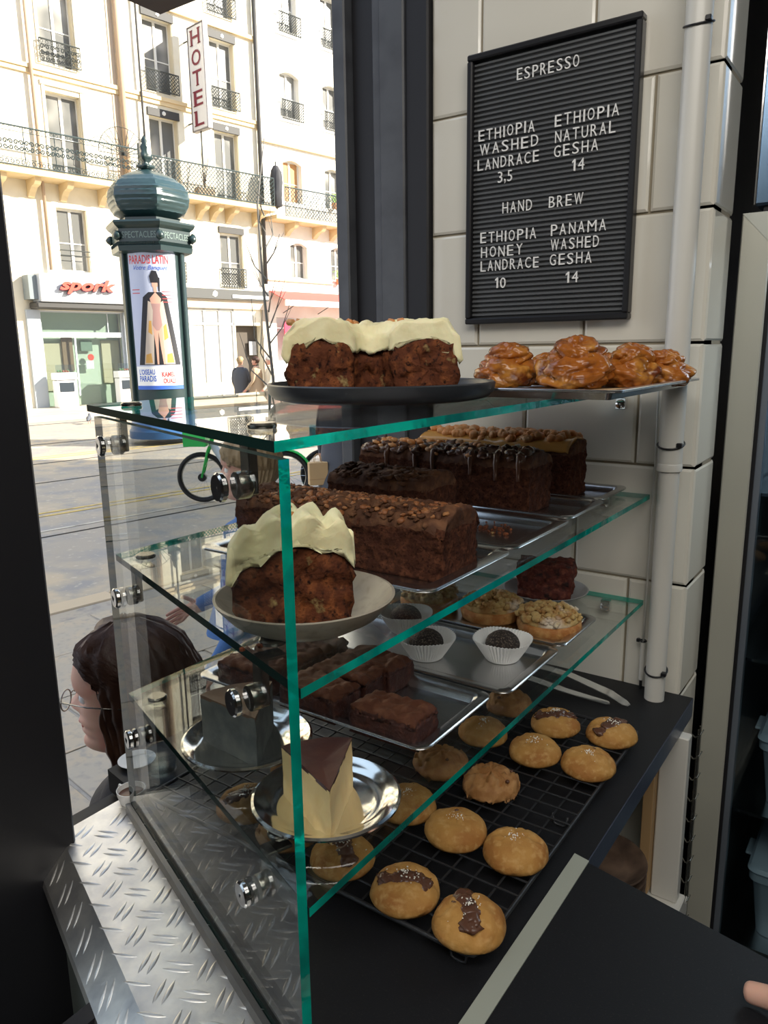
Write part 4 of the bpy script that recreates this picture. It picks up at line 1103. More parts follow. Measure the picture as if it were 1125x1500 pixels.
# pavement on the shop side: kerbline parallel with the street, laid in separate slabs
kx = lambda y: -5.15+(y-3.2)*.150
GP = -.40
pv = structure(MB().add([(kx(-8), -8, GP-.006), (-.95, -8, GP-.006), (-.95, 16, GP-.006), (kx(16), 16, GP-.006), (kx(-8), -8, GZ), (kx(16), 16, GZ)], [(0, 1, 2, 3), (0, 3, 5, 4)]).build('trim_6', PAVE))
slab = None
SL = mat('slab_stone', (.42, .37, .30), .7, bump=(18, .45, 6), var=[(3, (.48, .39, .28), .42, .62, 5), (20, (.34, .31, .27), .5, .7, 5)])
for i in range(9):
    for j in range(11):
        y0 = -.2+j*.95+(.4 if i % 2 else 0); x1 = -.98-i*.62+(y0-3)*.15-.1
        if x1 > -1.2 or x1-.62 < kx(y0)-.02: continue
        if slab is None: slab = MB().bbox(-.306, .306, -.471, .471, -.006, 0, .004).build('slab', SL, pv); o = slab
        else: o = slab.copy(); C.objects.link(o)
        o.location = (x1-.31, y0+.47, GP+random.uniform(-.002, .003)); o.rotation_euler = (0, 0, -.149)
kb = None
for j in range(14):
    y = -1+j*1.0
    if kb is None: kb = MB().bbox(-.11, .11, -.495, .495, -.10, .004, .01).build('kerbstone', mat('kerb_granite', (.55, .44, .30), .7, bump=(20, .3)), pv); o = kb
    else: o = kb.copy(); C.objects.link(o)
    o.location = (kx(y)-.02, y, GP+.002); o.rotation_euler = (0, 0, -.149)
# painted lines and seams on the road
YEL = mat('yellow_paint', (.62, .45, .14), .7, var=(6, (.36, .28, .16), .45, .65)); WHP = mat('white_paint', (.60, .56, .48), .7, var=(6, (.34, .30, .26), .45, .65)); SEAM = mat('road_seam', (.05, .045, .04), .9)
def line(name, n_, w_, m, lab, u0=-25, u1=40):
    mb = MB(); P = [fw(u0, n_, GZ), fw(u1, n_, GZ), fw(u1, n_+w_, GZ), fw(u0, n_+w_, GZ)]
    mb.add([(p.x, p.y, p.z+h) for h in (.0, .006) for p in P], [(4, 5, 6, 7), (3, 2, 1, 0), (0, 1, 5, 4), (2, 3, 7, 6)])
    o = mb.build(name, m); o['kind'] = 'structure'; return o
for k, (n_, w_, m) in enumerate(((17.85, .07, YEL), (18.05, .07, YEL), (18.9, .05, WHP), (19.2, .03, SEAM), (10.15, .06, SEAM), (10.6, .06, WHP), (12.6, .08, YEL), (12.35, .06, YEL), (13.3, .04, SEAM), (15.5, .04, SEAM), (5.2, .08, SEAM))):
    line('trim_%d' % (7+k), n_, w_, m, '')
# far pavement
mb = MB(); P = [fw(-30, -.2, 0), fw(45, -.2, 0), fw(45, 4.2, 0), fw(-30, 4.2, 0)]
mb.add([(p.x, p.y, z) for z in (GZ, GZ+.14) for p in P], [(7, 6, 5, 4), (2, 3, 7, 6), (0, 1, 5, 4), (1, 2, 6, 5), (3, 0, 4, 7)][0:1]+[(3, 2, 6, 7)])
structure(mb.build('trim_18', mat('far_pavement', (.52, .45, .36), .8, bump=(6, .3), var=(2, (.42, .37, .30), .4, .7))))
FP = GZ+.14

# ---- facades in the local frame: x = along, -y = towards us, z = up
WALLA = mat('facade_cream', (.80, .74, .59), .85, bump=(3, .15), var=(1.5, (.72, .64, .47), .45, .75))
WALLB = mat('facade_ivory', (.82, .79, .71), .85, bump=(3, .15), var=(1.2, (.76, .71, .62), .45, .75))
STONE = mat('cornice_stone', (.68, .53, .31), .85, bump=(6, .3))
PIPEC = mat('drain_brown', (.42, .30, .20), .6)
WINF = mat('window_white', (.70, .68, .62), .6)
WINP = mat('window_dark', (.14, .14, .13), .2, spec=.3, var=(.8, (.34, .33, .30), .48, .62, 1))
CURT = mat('curtain', (.42, .40, .36), .8)
SHUT = mat('shutter_cream', (.66, .58, .42), .7)
IRON = mat('wrought_iron', (.05, .055, .05), .6)
IRONB = mat('balcony_iron', (.045, .065, .065), .6)
ZINC = mat('zinc_dark', (.05, .048, .045), .6)
def facade(t, u0, u1, z0, z1, holes, m, depth=.35):
    us = sorted({u0, u1}|{h[0] for h in holes}|{h[1] for h in holes}); zs = sorted({z0, z1}|{h[2] for h in holes}|{h[3] for h in holes})
    mb = MB()
    for a, b in zip(us[:-1], us[1:]):
        for c, d in zip(zs[:-1], zs[1:]):
            um, zm = (a+b)/2, (c+d)/2
            if any(h[0] < um < h[1] and h[2] < zm < h[3] for h in holes): continue
            mb.add([(a, 0, c), (b, 0, c), (b, 0, d), (a, 0, d)], [(0, 1, 2, 3)])
    for h in holes:
        a, b, c, d = h; y = depth
        mb.add([(a, 0, c), (b, 0, c), (b, 0, d), (a, 0, d), (a, y, c), (b, y, c), (b, y, d), (a, y, d)], [(0, 4, 5, 1), (1, 5, 6, 2), (2, 6, 7, 3), (3, 7, 4, 0)])
    mb.box(u0, u1, .5, 8, z0, z1)
    return mb.build('wall', m, t)
def window(t, a, b, c, d, y=.26, pcol=None, transom=True, shut=True):
    f = .07
    fr_ = MB().box(a, a+f, y, y+.06, c, d).box(b-f, b, y, y+.06, c, d).box(a+f, b-f, y, y+.06, d-f, d).box(a+f, b-f, y, y+.06, c, c+f).box((a+b)/2-.05, (a+b)/2+.05, y-.01, y+.05, c+f, d-f)
    if transom: fr_.box(a+f, b-f, y, y+.05, c+(d-c)*.45, c+(d-c)*.45+.04)
    w_ = fr_.build('window', WINF, t)
    MB().box(a+f, (a+b)/2-.05, y+.02, y+.03, c+f, d-f).build('pane', pcol or WINP, w_)
    MB().box((a+b)/2+.05, b-f, y+.02, y+.03, c+f, d-f).build('pane', pcol or WINP, w_)
    if shut: MB().box(b-.03, b-.005, .02, y, c, d-.02).build('shutter', SHUT, w_)
    return w_
def lattice(t, a, b, c, d, y=-.1, m=None, step=.13, name='railing', scroll=False):
    mb = MB(); r = .012
    mb.tube([(a, y, d), (b, y, d)], .028, 5).tube([(a, y, c), (b, y, c)], .022, 5).tube([(a, y, c), (a, y, d)], .016, 5).tube([(b, y, c), (b, y, d)], .016, 5)
    h = d-c
    if not scroll:
        x = a-h
        while x < b:
            for s in (1, -1):
                p, q = (x, c), (x+h, d)
                if s < 0: p, q = (x, d), (x+h, c)
                # clip
                (x0, z0), (x1, z1) = p, q
                if x0 < a: z0 += (a-x0)*(z1-z0)/h; x0 = a
                if x1 > b: z1 -= (x1-b)*(z1-z0)/(x1-x0) if x1 > x0 else 0; x1 = b
                if x1-x0 > .02: mb.tube([(x0, y, z0), (x1, y, z1)], .013, 4, caps=False)
            x += step
    else:
        mb.tube([(a, y, d-.16), (b, y, d-.16)], .010, 4).tube([(a, y, c+.2), (b, y, c+.2)], .010, 4)
        n = max(1, round((b-a)/.34)); w_ = (b-a)/n
        for k in range(n):
            cx = a+w_*(k+.5)
            for sx in (-1, 1):
                for sz in (-1, 1):
                    P = []; mz = (c+d)/2+.02
                    for i in range(15):
                        a_ = i/14*PI*2.4; rr = .085*(1-i/18)
                        P.append((cx+sx*(.085-rr*math.cos(a_)*.9), y, mz+sz*(.13+rr*math.sin(a_)*1.0-.05)))
                    mb.tube(P, .019, 4, caps=False)
            for q in range(2):
                cc = cx-w_/4+q*w_/2
                mb.tube([(cc+.05*math.cos(2*PI*i/8), y, c+.10+.06*math.sin(2*PI*i/8)) for i in range(8)], .014, 4, closed=True)
                mb.tube([(cc+.05*math.cos(2*PI*i/8), y, d-.08+.05*math.sin(2*PI*i/8)) for i in range(8)], .008, 4, closed=True)
            if k % 3 == 0: mb.tube([(cx-w_/2, y, c), (cx-w_/2, y, d)], .016, 4)
    return mb.build(name, m or IRON, t)
def corbel(t, u, z, h=.55, w_=.22, dpt=.75):
    V = []; prof = [(0, 0), (-dpt, 0), (-dpt, -.12), (-dpt*.85, -.22), (-dpt*.55, -.26), (-dpt*.3, -h*.72), (-.08, -h), (0, -h)]
    for x in (-w_/2, w_/2): V += [(u+x, y, z+dz) for y, dz in prof]
    n = len(prof); F = [tuple(range(n)), tuple(range(2*n-1, n-1, -1))]+[(i+n, (i+1) % n+n, (i+1) % n, i) for i in range(n)]
    o = MB().add(V, F).build('corbel', STONE, t); return o

# building on the left
A = thing('apartment_building', 'cream apartment building with long iron balcony and drainpipe, above the red lettered shop', 'building', tuple(FO), FROT)
cols = [(-2.7, -1.45), (.5, 1.75), (4.4, 5.65), (7.3, 8.5)]+[(-6.5, -5.25), (-10.3, -9.05)]
flo = [(7.68, 10.30, 'balc'), (11.15, 13.70, 'r'), (14.55, 16.9, 'r'), (17.8, 19.8, 'r')]
holes = []
for a, b in cols:
    for c, d, k in flo: holes.append((a, b, c, d))
w1s = [(-2.7, -1.6, 4.4, 6.55), (.5, 1.6, 4.4, 6.55), (4.4, 5.5, 4.3, 6.4), (7.3, 8.45, 4.22, 6.35), (-6.5, -5.4, 4.4, 6.55)]
holes += w1s
shopA = (-.50, 2.66, -.36, 3.03); shopB = (5.50, 7.80, -.36, 3.30); doorB = (7.86, 9.25, -.36, 2.62)
holes += [shopA, shopB, doorB, (-9, -2.2, -.3, 3.0)]
facade(A, -14, 9.6, GZ, 21, holes, WALLA)
for a, b in cols:
    for c, d, k in flo:
        window(A, a, b, c, d)
        if k == 'r': lattice(A, a-.08, b+.08, c+.02, c+.70, -.14, scroll=(a < 2))
for a, b, c, d in w1s:
    window(A, a, b, c, d, .2)
    if a > 3: lattice(A, a-.05, b+.05, c-.02, c+.72, -.08)
    else: MB().tube([(a, -.04, c+.72), (b, -.04, c+.72)], .02, 5).tube([(a, -.04, c+.55), (b, -.04, c+.55)], .015, 5).build('rail', IRON, A)
# lintel boxes (dark blind housings) and surrounds
for a, b in cols[2:4]:
    for c, d, k in flo[:3]:
        MB().box(a-.05, b+.05, -.06, .02, d-.02, d+.26).build('blind_box', ZINC, A)
        mb = MB(); blob(mb, ((a+b)/2, -.07, d+.12), (.09, .03, .09), .2, 2, 1, 3); mb.build('rosette', WINF, A)
for a, b in cols[1:2]+cols[:1]:
    for c, d, k in flo:
        MB().box(a-.14, b+.14, -.07, .0, d+.16, d+.30).box(a-.10, a, -.04, 0, c, d+.16).box(b, b+.10, -.04, 0, c, d+.16).build('surround', WALLA, A)
MB().box(7.25, 8.5, -.06, .02, 6.35, 6.6).build('blind_box', ZINC, A)
# string courses
MB().box(-14, 9.6, -.13, 0, 10.85, 10.98).box(-14, 9.6, -.08, 0, 10.70, 10.85).build('string_course', STONE, A)
MB().box(-14, 9.6, -.13, 0, 14.05, 14.20).build('string_course', STONE, A)
MB().box(-14, 9.6, -.5, 0, 20.2, 20.6).build('cornice', STONE, A)
# balcony
MB().box(-14, 9.6, -.95, 0, 7.30, 7.42).box(-14, 9.6, -.88, 0, 7.42, 7.52).build('balcony_slab', STONE, A)
for u in (-6.3, -5.2, -4.1, -3.0, -1.45, -.34, .77, 2.19, 3.2, 4.25, 5.3, 6.31, 6.96, 7.73, 9.1): corbel(A, u, 7.30)
lattice(A, -14, 3.32, 7.54, 8.72, -.9, IRONB, scroll=True, name='balcony_railing')
lattice(A, 3.38, 9.55, 7.54, 8.62, -.9, IRONB, .16, name='balcony_railing')
MB().tube([(3.35, -.9, 7.52), (3.35, -.9, 8.95)], .04, 6).build('railing_post', IRON, A)
# fan screen on the balcony
mb = MB()
for k in range(13): a_ = R(k*15); mb.tube([(3.0, -.45, 8.55), (3.0+.95*math.cos(a_), -.45, 8.55+.95*math.sin(a_))], .012, 4)
mb.tube([(3.0+.95*math.cos(R(q*10)), -.45, 8.55+.95*math.sin(R(q*10))) for q in range(19)], .012, 4)
mb.build('fan_screen', IRON, A)
# drainpipes
for u, r, m in ((3.30, .11, PIPEC), (9.48, .09, ZINC), (4.08, .04, ZINC), (.05, .06, PIPEC)):
    MB().tube([(u, -.16, 4.4), (u, -.16, 20.2)], r, 8).build('drainpipe', m, A, smooth=True)
MB().box(2.98, 3.20, -.03, 0, 7.6, 20).build('joint_pilaster', mat('pilaster_tan', (.48, .38, .28), .8), A)
# ---- shop with red lettering
SIGN = mat('sign_silver', (.50, .53, .56), .5)
sg = bpy.data.objects.new('shop_sign', None); C.objects.link(sg); sg.parent = A
MB().bbox(-.66, 2.86, -.75, -.05, 3.28, 4.22, .02).build('board', SIGN, sg)
MB().box(-.95, -.66, -.55, -.05, 3.36, 4.16).build('side_return', mat('sign_grey', (.20, .23, .24), .6), sg)
RED = mat('letter_red', (.85, .07, .04), .4); REDS = mat('letter_side', (.18, .06, .10), .5)
V, F = fit_text('spork', -.05, 2.02, 3.56, 4.08, size=1, bold=.035, shear=.35)
mb = MB(); mb.add([(v.x, -.93, v.y) for v in V], F, 0); n_ = len(V); mb.add([(v.x+.03, -.76, v.y-.03) for v in V], [f[::-1] for f in F], 1)
from collections import Counter
def rim(mb, F, n_, off=0, mi=1):
    ec = Counter(); ed = {}
    for f in F:
        for a_, b_ in zip(f, f[1:]+f[:1]): k_ = frozenset((a_, b_)); ec[k_] += 1; ed[k_] = (a_, b_)
    for k_, nn in ec.items():
        if nn == 1: a_, b_ = ed[k_]; mb.f.append((off+b_, off+a_, off+a_+n_, off+b_+n_)); mb.mi.append(mi)
rim(mb, F, n_)
mb.build('lettering', [RED, REDS], sg)
MB().bbox(-.80, 2.9, -.70, -.02, 3.05, 3.28, .05).build('rolled_awning', ZINC, A)
SHG = mat('shop_green_wall', (.48, .54, .42), .8); SHC = mat('shop_ceiling', (.55, .55, .42), .8)
sh = bpy.data.objects.new('shop_interior', None); C.objects.link(sh); sh.parent = A
MB().add([(-.5, .45, -.36), (2.66, .45, -.36), (2.66, .45, 3.03), (-.5, .45, 3.03)], [(0, 1, 2, 3)]).build('back_wall', SHG, sh)
MB().box(-.48, .75, .36, .44, .2, 1.9).box(1.9, 2.6, .36, .44, .4, 2.0).build('wall_panel', mat('panel_beige', (.50, .44, .30), .8), sh)
MB().bbox(.35, .75, .28, .35, .9, 2.1, .01).build('menu_board', mat('menu_brown', (.22, .14, .08), .7), sh)
MB().bbox(1.05, 1.5, .28, .35, 1.6, 2.0, .01).build('menu_board', mat('menu_green', (.16, .22, .16), .7), sh)
MB().bbox(1.15, 1.45, .18, .22, .95, 1.25, .01).build('notice', PAPERW, sh)
MB().lathe([(0, 0), (.12, 0), (.12, .02), (0, .02)], 16, mat=Matrix.Translation((1.36, .2, 1.38)) @ Matrix.Rotation(PI/2, 4, 'X')).build('notice', RED, sh)
fs = MB()
for a in ((-.5, -.42), (2.58, 2.66)): fs.box(a[0], a[1], .02, .10, -.36, 3.03)
fs.box(-.42, 2.58, .02, .10, 2.10, 2.28); fs.box(-.42, 2.58, .02, .1, 2.97, 3.03); fs.box(.72, .78, .03, .09, .0, 2.10); fs.box(2.05, 2.08, .03, .09, 2.28, 2.97)
fw_ = fs.build('shop_window', SIGN, A)
MB().box(-.42, .72, .05, .06, -.36, 2.1).build('pane', WGLASS, fw_); MB().box(.78, 2.58, .05, .06, -.36, 2.1).build('pane', WGLASS, fw_); MB().box(-.42, 2.58, .05, .06, 2.28, 2.97).build('pane', WGLASS, fw_)
MB().box(-.95, -.5, -.12, .1, -.36, 3.03).build('shopfront_panel', mat('panel_grey', (.42, .46, .50), .6), A)
MB().box(2.66, 3.1, -.12, .1, -.36, 3.03).build('shopfront_panel', mat('panel_grey2', (.42, .46, .50), .6), A)
for u, lab in ((-.05, 'white kiosk cabinet with dark screen at the left of the red lettered shop front'), (2.30, 'white kiosk cabinet with dark screen beside the advertising column')):
    k_ = thing('kiosk_cabinet', lab, 'kiosk', tuple(fw(u, .55, FP)), FROT)
    MB().bbox(-.36, .36, -.2, .2, 0, .95, .02).build('body', PAPERW, k_); MB().bbox(-.38, .38, -.22, .22, .97, 1.22, .02).build('counter_top', PAPERW, k_)
    MB().box(-.28, .24, -.215, -.2, .55, .88).build('screen', mat('dark_screen', (.03, .04, .05), .2), k_); MB().bbox(-.3, .3, -.2, .15, .95, .97, .001).build('gap', BLACKP, k_)
    mb = MB(); mb.box(-.36, .30, -.18, -.17, 1.22, 1.5); mb.build('glass_guard', WGLASS, k_)
    mb = MB()
    for q in range(5): blob(mb, (-.2+q*.09, 0, 1.27), .05, .3, 2, 1, q)
    mb.build('produce', mat('produce', (.45, .12, .08), .6, var=(9, (.10, .30, .12), .45, .55)), k_)
# ---- white framed shop and dark doorway
sgn = bpy.data.objects.new('fascia', None); C.objects.link(sgn); sgn.parent = A
MB().bbox(5.1, 9.5, -.30, .0, 3.66, 4.06, .01).build('board', mat('fascia_grey', (.08, .08, .075), .6), sgn)
MB().bbox(7.55, 9.45, -.34, -.30, 3.72, 3.86, .01).build('light_bar', PAPERW, sgn)
mb = MB(); blob(mb, (6.7, -.31, 3.86), (.14, .03, .14), .2, 2, 1, 3); mb.build('rosette', WINF, sgn)
MB().box(5.1, 9.5, -.12, .0, 3.30, 3.66).build('shopfront_panel', mat('panel_tan', (.60, .50, .38), .7), A)
CURTW = mat('white_blind', (.80, .80, .77), .8)
wf = MB()
for x in (5.50, 6.28, 7.03, 7.72): wf.box(x, x+.08, .02, .12, -.36, 3.30)
wf.box(5.5, 7.8, .02, .12, 2.62, 2.72); wf.box(5.5, 7.8, .02, .12, 3.2, 3.3)
ww = wf.build('shop_window', mat('frame_pale', (.46, .45, .42), .6), A)
for x in (5.58, 6.36, 7.11): MB().box(x, x+.62+.08*(x < 7), .08, .10, .25, 2.62).build('blind', CURTW, ww); MB().box(x, x+.62+.08*(x < 7), .08, .10, 2.72, 3.2).build('blind', CURTW, ww)
MB().box(5.5, 7.72, .0, .10, -.36, .25).build('stall_riser', mat('riser_tan', (.55, .42, .28), .8), ww)
MB().add([(7.86, .45, -.36), (9.25, .45, -.36), (9.25, .45, 2.62), (7.86, .45, 2.62)], [(0, 1, 2, 3)]).build('doorway_back', mat('doorway_brown', (.09, .075, .06), .8), A)
MB().bbox(8.75, 9.15, .30, .34, 1.35, 1.95, .01).build('notice', mat('notice_grey', (.42, .42, .42), .7), A)
MB().box(9.25, 9.6, -.10, .0, -.36, 3.3).build('pilaster', mat('pilaster_stone', (.45, .38, .30), .8), A)

# ---- hotel sign, hung at right angles to the wall
hs = thing('hotel_sign', 'tall white vertical HOTEL sign with dark red letters on the facade', 'sign', tuple(fw(6.15, 0, -.35)), FROT)
MB().bbox(-.10, .10, -1.42, -.42, 10.25, 13.85, .03).build('box', mat('sign_face', (.72, .72, .72), .5), hs)
MB().bbox(-.112, .112, -1.44, -.40, 10.21, 10.25, .005).bbox(-.112, .112, -1.44, -.40, 13.85, 13.89, .005).bbox(-.112, .112, -1.46, -1.42, 10.21, 13.89, .005).bbox(-.112, .112, -.42, -.38, 10.21, 13.89, .005).build('frame', mat('sign_frame', (.20, .18, .18), .5), hs)
HL = mat('hotel_red', (.20, .03, .05), .5)
for k, c in enumerate('HOTEL'):
    z1_ = 13.72-k*.70
    V, F = fit_text(c, -.30, .30, 0, .54, size=1, bold=.012)
    mb = MB(); mb.add([(-.115, -.92-v.x, z1_-.54+v.y) for v in V], F)
    # thick verticals of the serif face
    mb.build('letter', HL, hs)
    if c in 'HTEL':
        bars = {'H': [(-.30, .10), (.20, .10)], 'T': [(-.05, .10)], 'E': [(-.30, .12)], 'L': [(-.30, .12)]}[c]
        for x, w_ in bars:
            m2 = MB().box(-.116, -.1145, -.92-x-w_, -.92-x, z1_-.54, z1_)
            m2.box(-.116, -.1145, -.92-x-w_-.05, -.92-x+.05, z1_-.54, z1_-.50)
            if c != 'T': m2.box(-.116, -.1145, -.92-x-w_-.05, -.92-x+.05, z1_-.04, z1_)
            m2.build('stem', HL, hs)
for P_ in ([(0, -.42, 13.5), (0, 0, 13.5)], [(0, -.42, 10.6), (0, 0, 10.6)], [(0, -.80, 10.22), (0, -.80, 8.9)]): MB().tube(P_, .03, 6).build('bracket', IRON, hs)

# building on the right
B = thing('apartment_building', 'ivory apartment building with arched windows above the red awning', 'building', tuple(FO), FROT)
holes = []; wB = []
for a in (10.82, 13.30, 15.8, 18.3, 20.8):
    for c, d in ((8.0, 9.75), (11.5, 13.30), (14.9, 16.9), (18.2, 20.0)): wB.append((a, a+1.08, c, d))
    wB.append((a+.25, a+1.25, 4.75, 6.3))
holes = wB+[(10.1, 13.0, -.3, 3.0), (13.6, 17, -.3, 3.0)]
facade(B, 9.6, 24, GZ, 21, holes, WALLB)
for a, b, c, d in wB:
    window(B, a, b, c, d, .24, pcol=(mat('window_orange', (.50, .26, .10), .6) if (c == 8.0 and a < 11) else None), shut=False)
    # segmental arch filler pieces in the corners
    mb = MB(); N = 6
    for s in (0, 1):
        x0_ = a if s == 0 else b; sg_ = 1 if s == 0 else -1; w2 = (b-a)/2
        P = [(x0_, d)]+[(x0_+sg_*w2*q/N, d-.16*(1-math.sin(q/N*PI/2))) for q in range(N+1)]
        n_ = len(P); V = [(x, y, z) for y in (-.001, .22) for x, z in P]
        F = [tuple(range(n_)), tuple(range(2*n_-1, n_-1, -1))]+[(i, (i+1) % n_, (i+1) % n_+n_, i+n_) for i in range(n_)]
        mb.add(V, F)
    mb.build('arch_lintel', WALLB, B)
    if c > 9: lattice(B, a-.02, b+.1, c-.12, c+.62, -.16, step=.11)
MB().box(9.6, 24, -.14, 0, 10.25, 10.36).build('string_course', STONE, B)
MB().box(9.6, 24, -.95, 0, 7.05, 7.2).build('balcony_slab', STONE, B)
for u in (10.9, 12.52, 13.59, 15, 16.5): corbel(B, u, 7.05, .5)
lattice(B, 10.15, 24, 7.2, 8.38, -.9, IRONB, .17, name='balcony_railing')
mb = MB()
for k in range(40): x = 10.3+k*.34; mb.tube([(x+.1*math.sin(q*.9), -.9, 7.25+q*.11) for q in range(10)], .011, 4)
mb.build('railing_scrolls', IRONB, B)
MB().box(9.7, 13.6, -.08, 0, 4.58, 4.64).build('string_course', STONE, B)
PINK = mat('poster_pink', (.62, .05, .10), .7, var=(3, (.80, .35, .12), .55, .65))
MB().bbox(10.35, 11.6, -.25, -.2, 1.4, 2.85, .01).build('wall_poster', PINK, B)
MB().box(10.1, 13.0, .3, .34, -.36, 3.0).box(13.6, 17, .3, .34, -.36, 3).build('shop_front', mat('shop_pale', (.70, .72, .72), .7, var=(2, (.50, .55, .60), .5, .65)), B)
aw = thing('shop_awning', 'red edged awning over the shop at the foot of the ivory building', 'awning', tuple(fw(0, 0, 0)), FROT)
V = [(9.75, -.02, 4.15), (16, -.02, 4.15), (16, -1.1, 3.70), (9.75, -1.1, 3.70)]
MB().add(V+[(x, y, z-.03) for x, y, z in V], [(0, 3, 2, 1), (4, 5, 6, 7), (0, 1, 5, 4), (2, 3, 7, 6), (3, 0, 4, 7), (1, 2, 6, 5)]).build('cloth', mat('awning_red', (.70, .12, .10), .8), aw)
MB().box(9.75, 16, -1.14, -1.08, 3.45, 3.70).build('valance', mat('valance_white', (.78, .76, .72), .8), aw)
for u in (10.5, 12.6): MB().tube([(u, -1.1, 3.6), (u, -.02, 3.2)], .02, 5).build('arm', IRON, aw)
# flower pots on sills
for u, z, lab in ((13.9, 4.6, 'green potted plant on the lower window sill of the ivory building'), (13.75, 8.0, 'small green potted plant on a window ledge above the balcony')):
    t = thing('potted_plant', lab, 'plant', tuple(fw(u, .15, z)), FROT)
    MB().lathe([(0, 0), (.12, 0), (.16, .25), (0, .25)], 12).build('pot', mat('terracotta', (.5, .25, .12), .8), t)
    mb = MB(); rng = random.Random(int(u*10))
    for k in range(90):
        a = rng.uniform(0, 6.28); r_ = rng.uniform(0, .38); zz = .25+rng.uniform(0, .35)
        mb.add([(r_*math.cos(a), r_*math.sin(a)*.5, zz), (r_*math.cos(a)+.06, r_*math.sin(a)*.5-.02, zz+.02), (r_*math.cos(a)+.02, r_*math.sin(a)*.5+.03, zz+.07)], [(0, 1, 2)])
    mb.build('foliage', mat('leaf_green', (.25, .38, .08), .7), t, kind='stuff')
# closed parasol on the balcony corner
t = thing('closed_parasol', 'closed dark grey parasol standing on the long balcony', 'parasol', tuple(fw(9.80, .75, 7.45)), FROT)
MB().tube([(0, 0, 0), (0, 0, 1.9)], .03, 6).build('pole', IRON, t)
MB().lathe([(.05, .05), (.20, .12), (.25, .6), (.24, 1.1), (.22, 1.5), (.10, 1.72), (0, 1.76)], 14, fn=lambda r, z, a: r*(1+.22*math.sin(a*5+z*3))).build('canopy', mat('parasol_grey', (.05, .05, .055), .8), t, smooth=True)
# plants in tubs on the balcony
t = thing('balcony_plants', 'bare twiggy plant behind the lattice balcony railing', 'plant', tuple(fw(6.3, .6, 7.52)), FROT)
mb = MB(); rng = random.Random(8)
for k in range(9):
    a = rng.uniform(0, 6.28); mb.tube([(0, 0, .3), (.1*math.cos(a), .1*math.sin(a), .8), (.28*math.cos(a), .2*math.sin(a), 1.5+rng.uniform(0, .5))], [.02, .014, .006], 4)
mb.build('twigs', mat('twig', (.16, .10, .06), .8), t); MB().bbox(-.4, .4, -.15, .15, 0, .32, .02).build('trough', mat('trough', (.40, .30, .20), .8), t)

# ------------------------------------------------------------------ advertising column
GREEN = mat('column_green', (.012, .032, .032), .35, spec=.7, bump=(8, .1))
DOME = mat('dome_green', (.018, .048, .052), .3, spec=.8, bump=(5, .1))
colp = Vector((-13.97, 11.27, FP)); crot = math.atan2(-colp.y, -colp.x)    # local +x faces the camera
AC = thing('advertising_column', 'dark green street advertising column with onion dome and white poster', 'advertising column', tuple(colp), crot)
zz = lambda z: z-FP
MB().lathe([(.78, 0), (.78, .16), (.74, .2), (.70, .5), (.74, .54), (.70, .58), (.66, .6)], 36).build('plinth', mat('plinth_blue', (.03, .10, .24), .4), AC, smooth='auto')
MB().lathe([(.66, .58), (.66, 4.0), (.0, 4.0)], 48).build('shaft', GREEN, AC, smooth='auto')
for k in range(3):
    a = R(-62+122*k)
    MB().bbox(.62, .735, -.075, .075, .58, 3.95, .02, mat=Matrix.Rotation(a, 4, 'Z')).build('post', GREEN, AC)
def curved(V, rr=.672):
    return [(rr*math.cos(s/rr) if True else 0, rr*math.sin(s/rr), z) for s, z in V]
def cpatch(name, s0, s1, z0, z1, m, rr=.672, ns_=16, c0=0.):
    V = []; F = []
    for i in range(ns_+1):
        s = s0+(s1-s0)*i/ns_
        for z in (z0, z1):
            for q in (rr, rr-.004): V.append((q*math.cos(s/.67+c0), q*math.sin(s/.67+c0), z))
    for i in range(ns_):
        a = i*4; b = a+4
        F += [(a, b, b+2, a+2), (a+1, a+3, b+3, b+1), (a, a+1, b+1, b), (a+2, b+2, b+3, a+3)]
    return MB().add(V, F).build(name, m, AC, smooth='auto')
# local +y is to the right seen from the camera?  camera looks along -x; right is +y mirrored -> s = -right
POSTW = mat('poster_pale', (.50, .54, .68), .5)
PZ0, PZ1 = zz(.70), zz(3.64)
cpatch('poster', -.56, .50, PZ0+.02, PZ1, POSTW)
cpatch('poster', -.55, .55, PZ0, PZ1, PAPERW, c0=R(130)-.1); cpatch('poster', -.55, .55, PZ0, PZ1, PAPERW, c0=R(-112))
def clip_s(P, lim, sign):
    out = []
    for a, b in zip(P, P[1:]+P[:1]):
        ia, ib = (a[0]-lim)*sign >= -1e-9, (b[0]-lim)*sign >= -1e-9
        if ia: out.append(a)
        if ia != ib: t_ = (lim-a[0])/(b[0]-a[0]); out.append((lim, a[1]+(b[1]-a[1])*t_))
    return out
def art(name, polys, m, rr):
    # flat print wrapped round the column in narrow upright strips
    mb = MB()
    for P in polys:
        s0, s1 = min(p[0] for p in P), max(p[0] for p in P); n_ = max(1, int((s1-s0)/.035)+1)
        for k in range(n_):
            Q = clip_s(clip_s(P, s0+(s1-s0)*k/n_, 1), s0+(s1-s0)*(k+1)/n_, -1)
            if len(Q) < 3: continue
            mb.add([(rr*math.cos(s_/.67), rr*math.sin(s_/.67), z) for s_, z in Q], [tuple(range(len(Q)))])
    return mb.build(name, m, AC)
def band(z0, z1, s0, s1, n=8): return [[(s0+(s1-s0)*i/n, z0), (s0+(s1-s0)*(i+1)/n, z0), (s0+(s1-s0)*(i+1)/n, z1), (s0+(s1-s0)*i/n, z1)] for i in range(n)]
def ptext(s, s0, s1, z0, z1, m, name='print', rr=.677, **k):
    V, F = fit_text(s, s0, s1, z0, z1, size=1, **k)
    mb = MB(); mb.add([(rr*math.cos(v.x/.67), rr*math.sin(v.x/.67), v.y) for v in V], F); mb.build(name, m, AC)
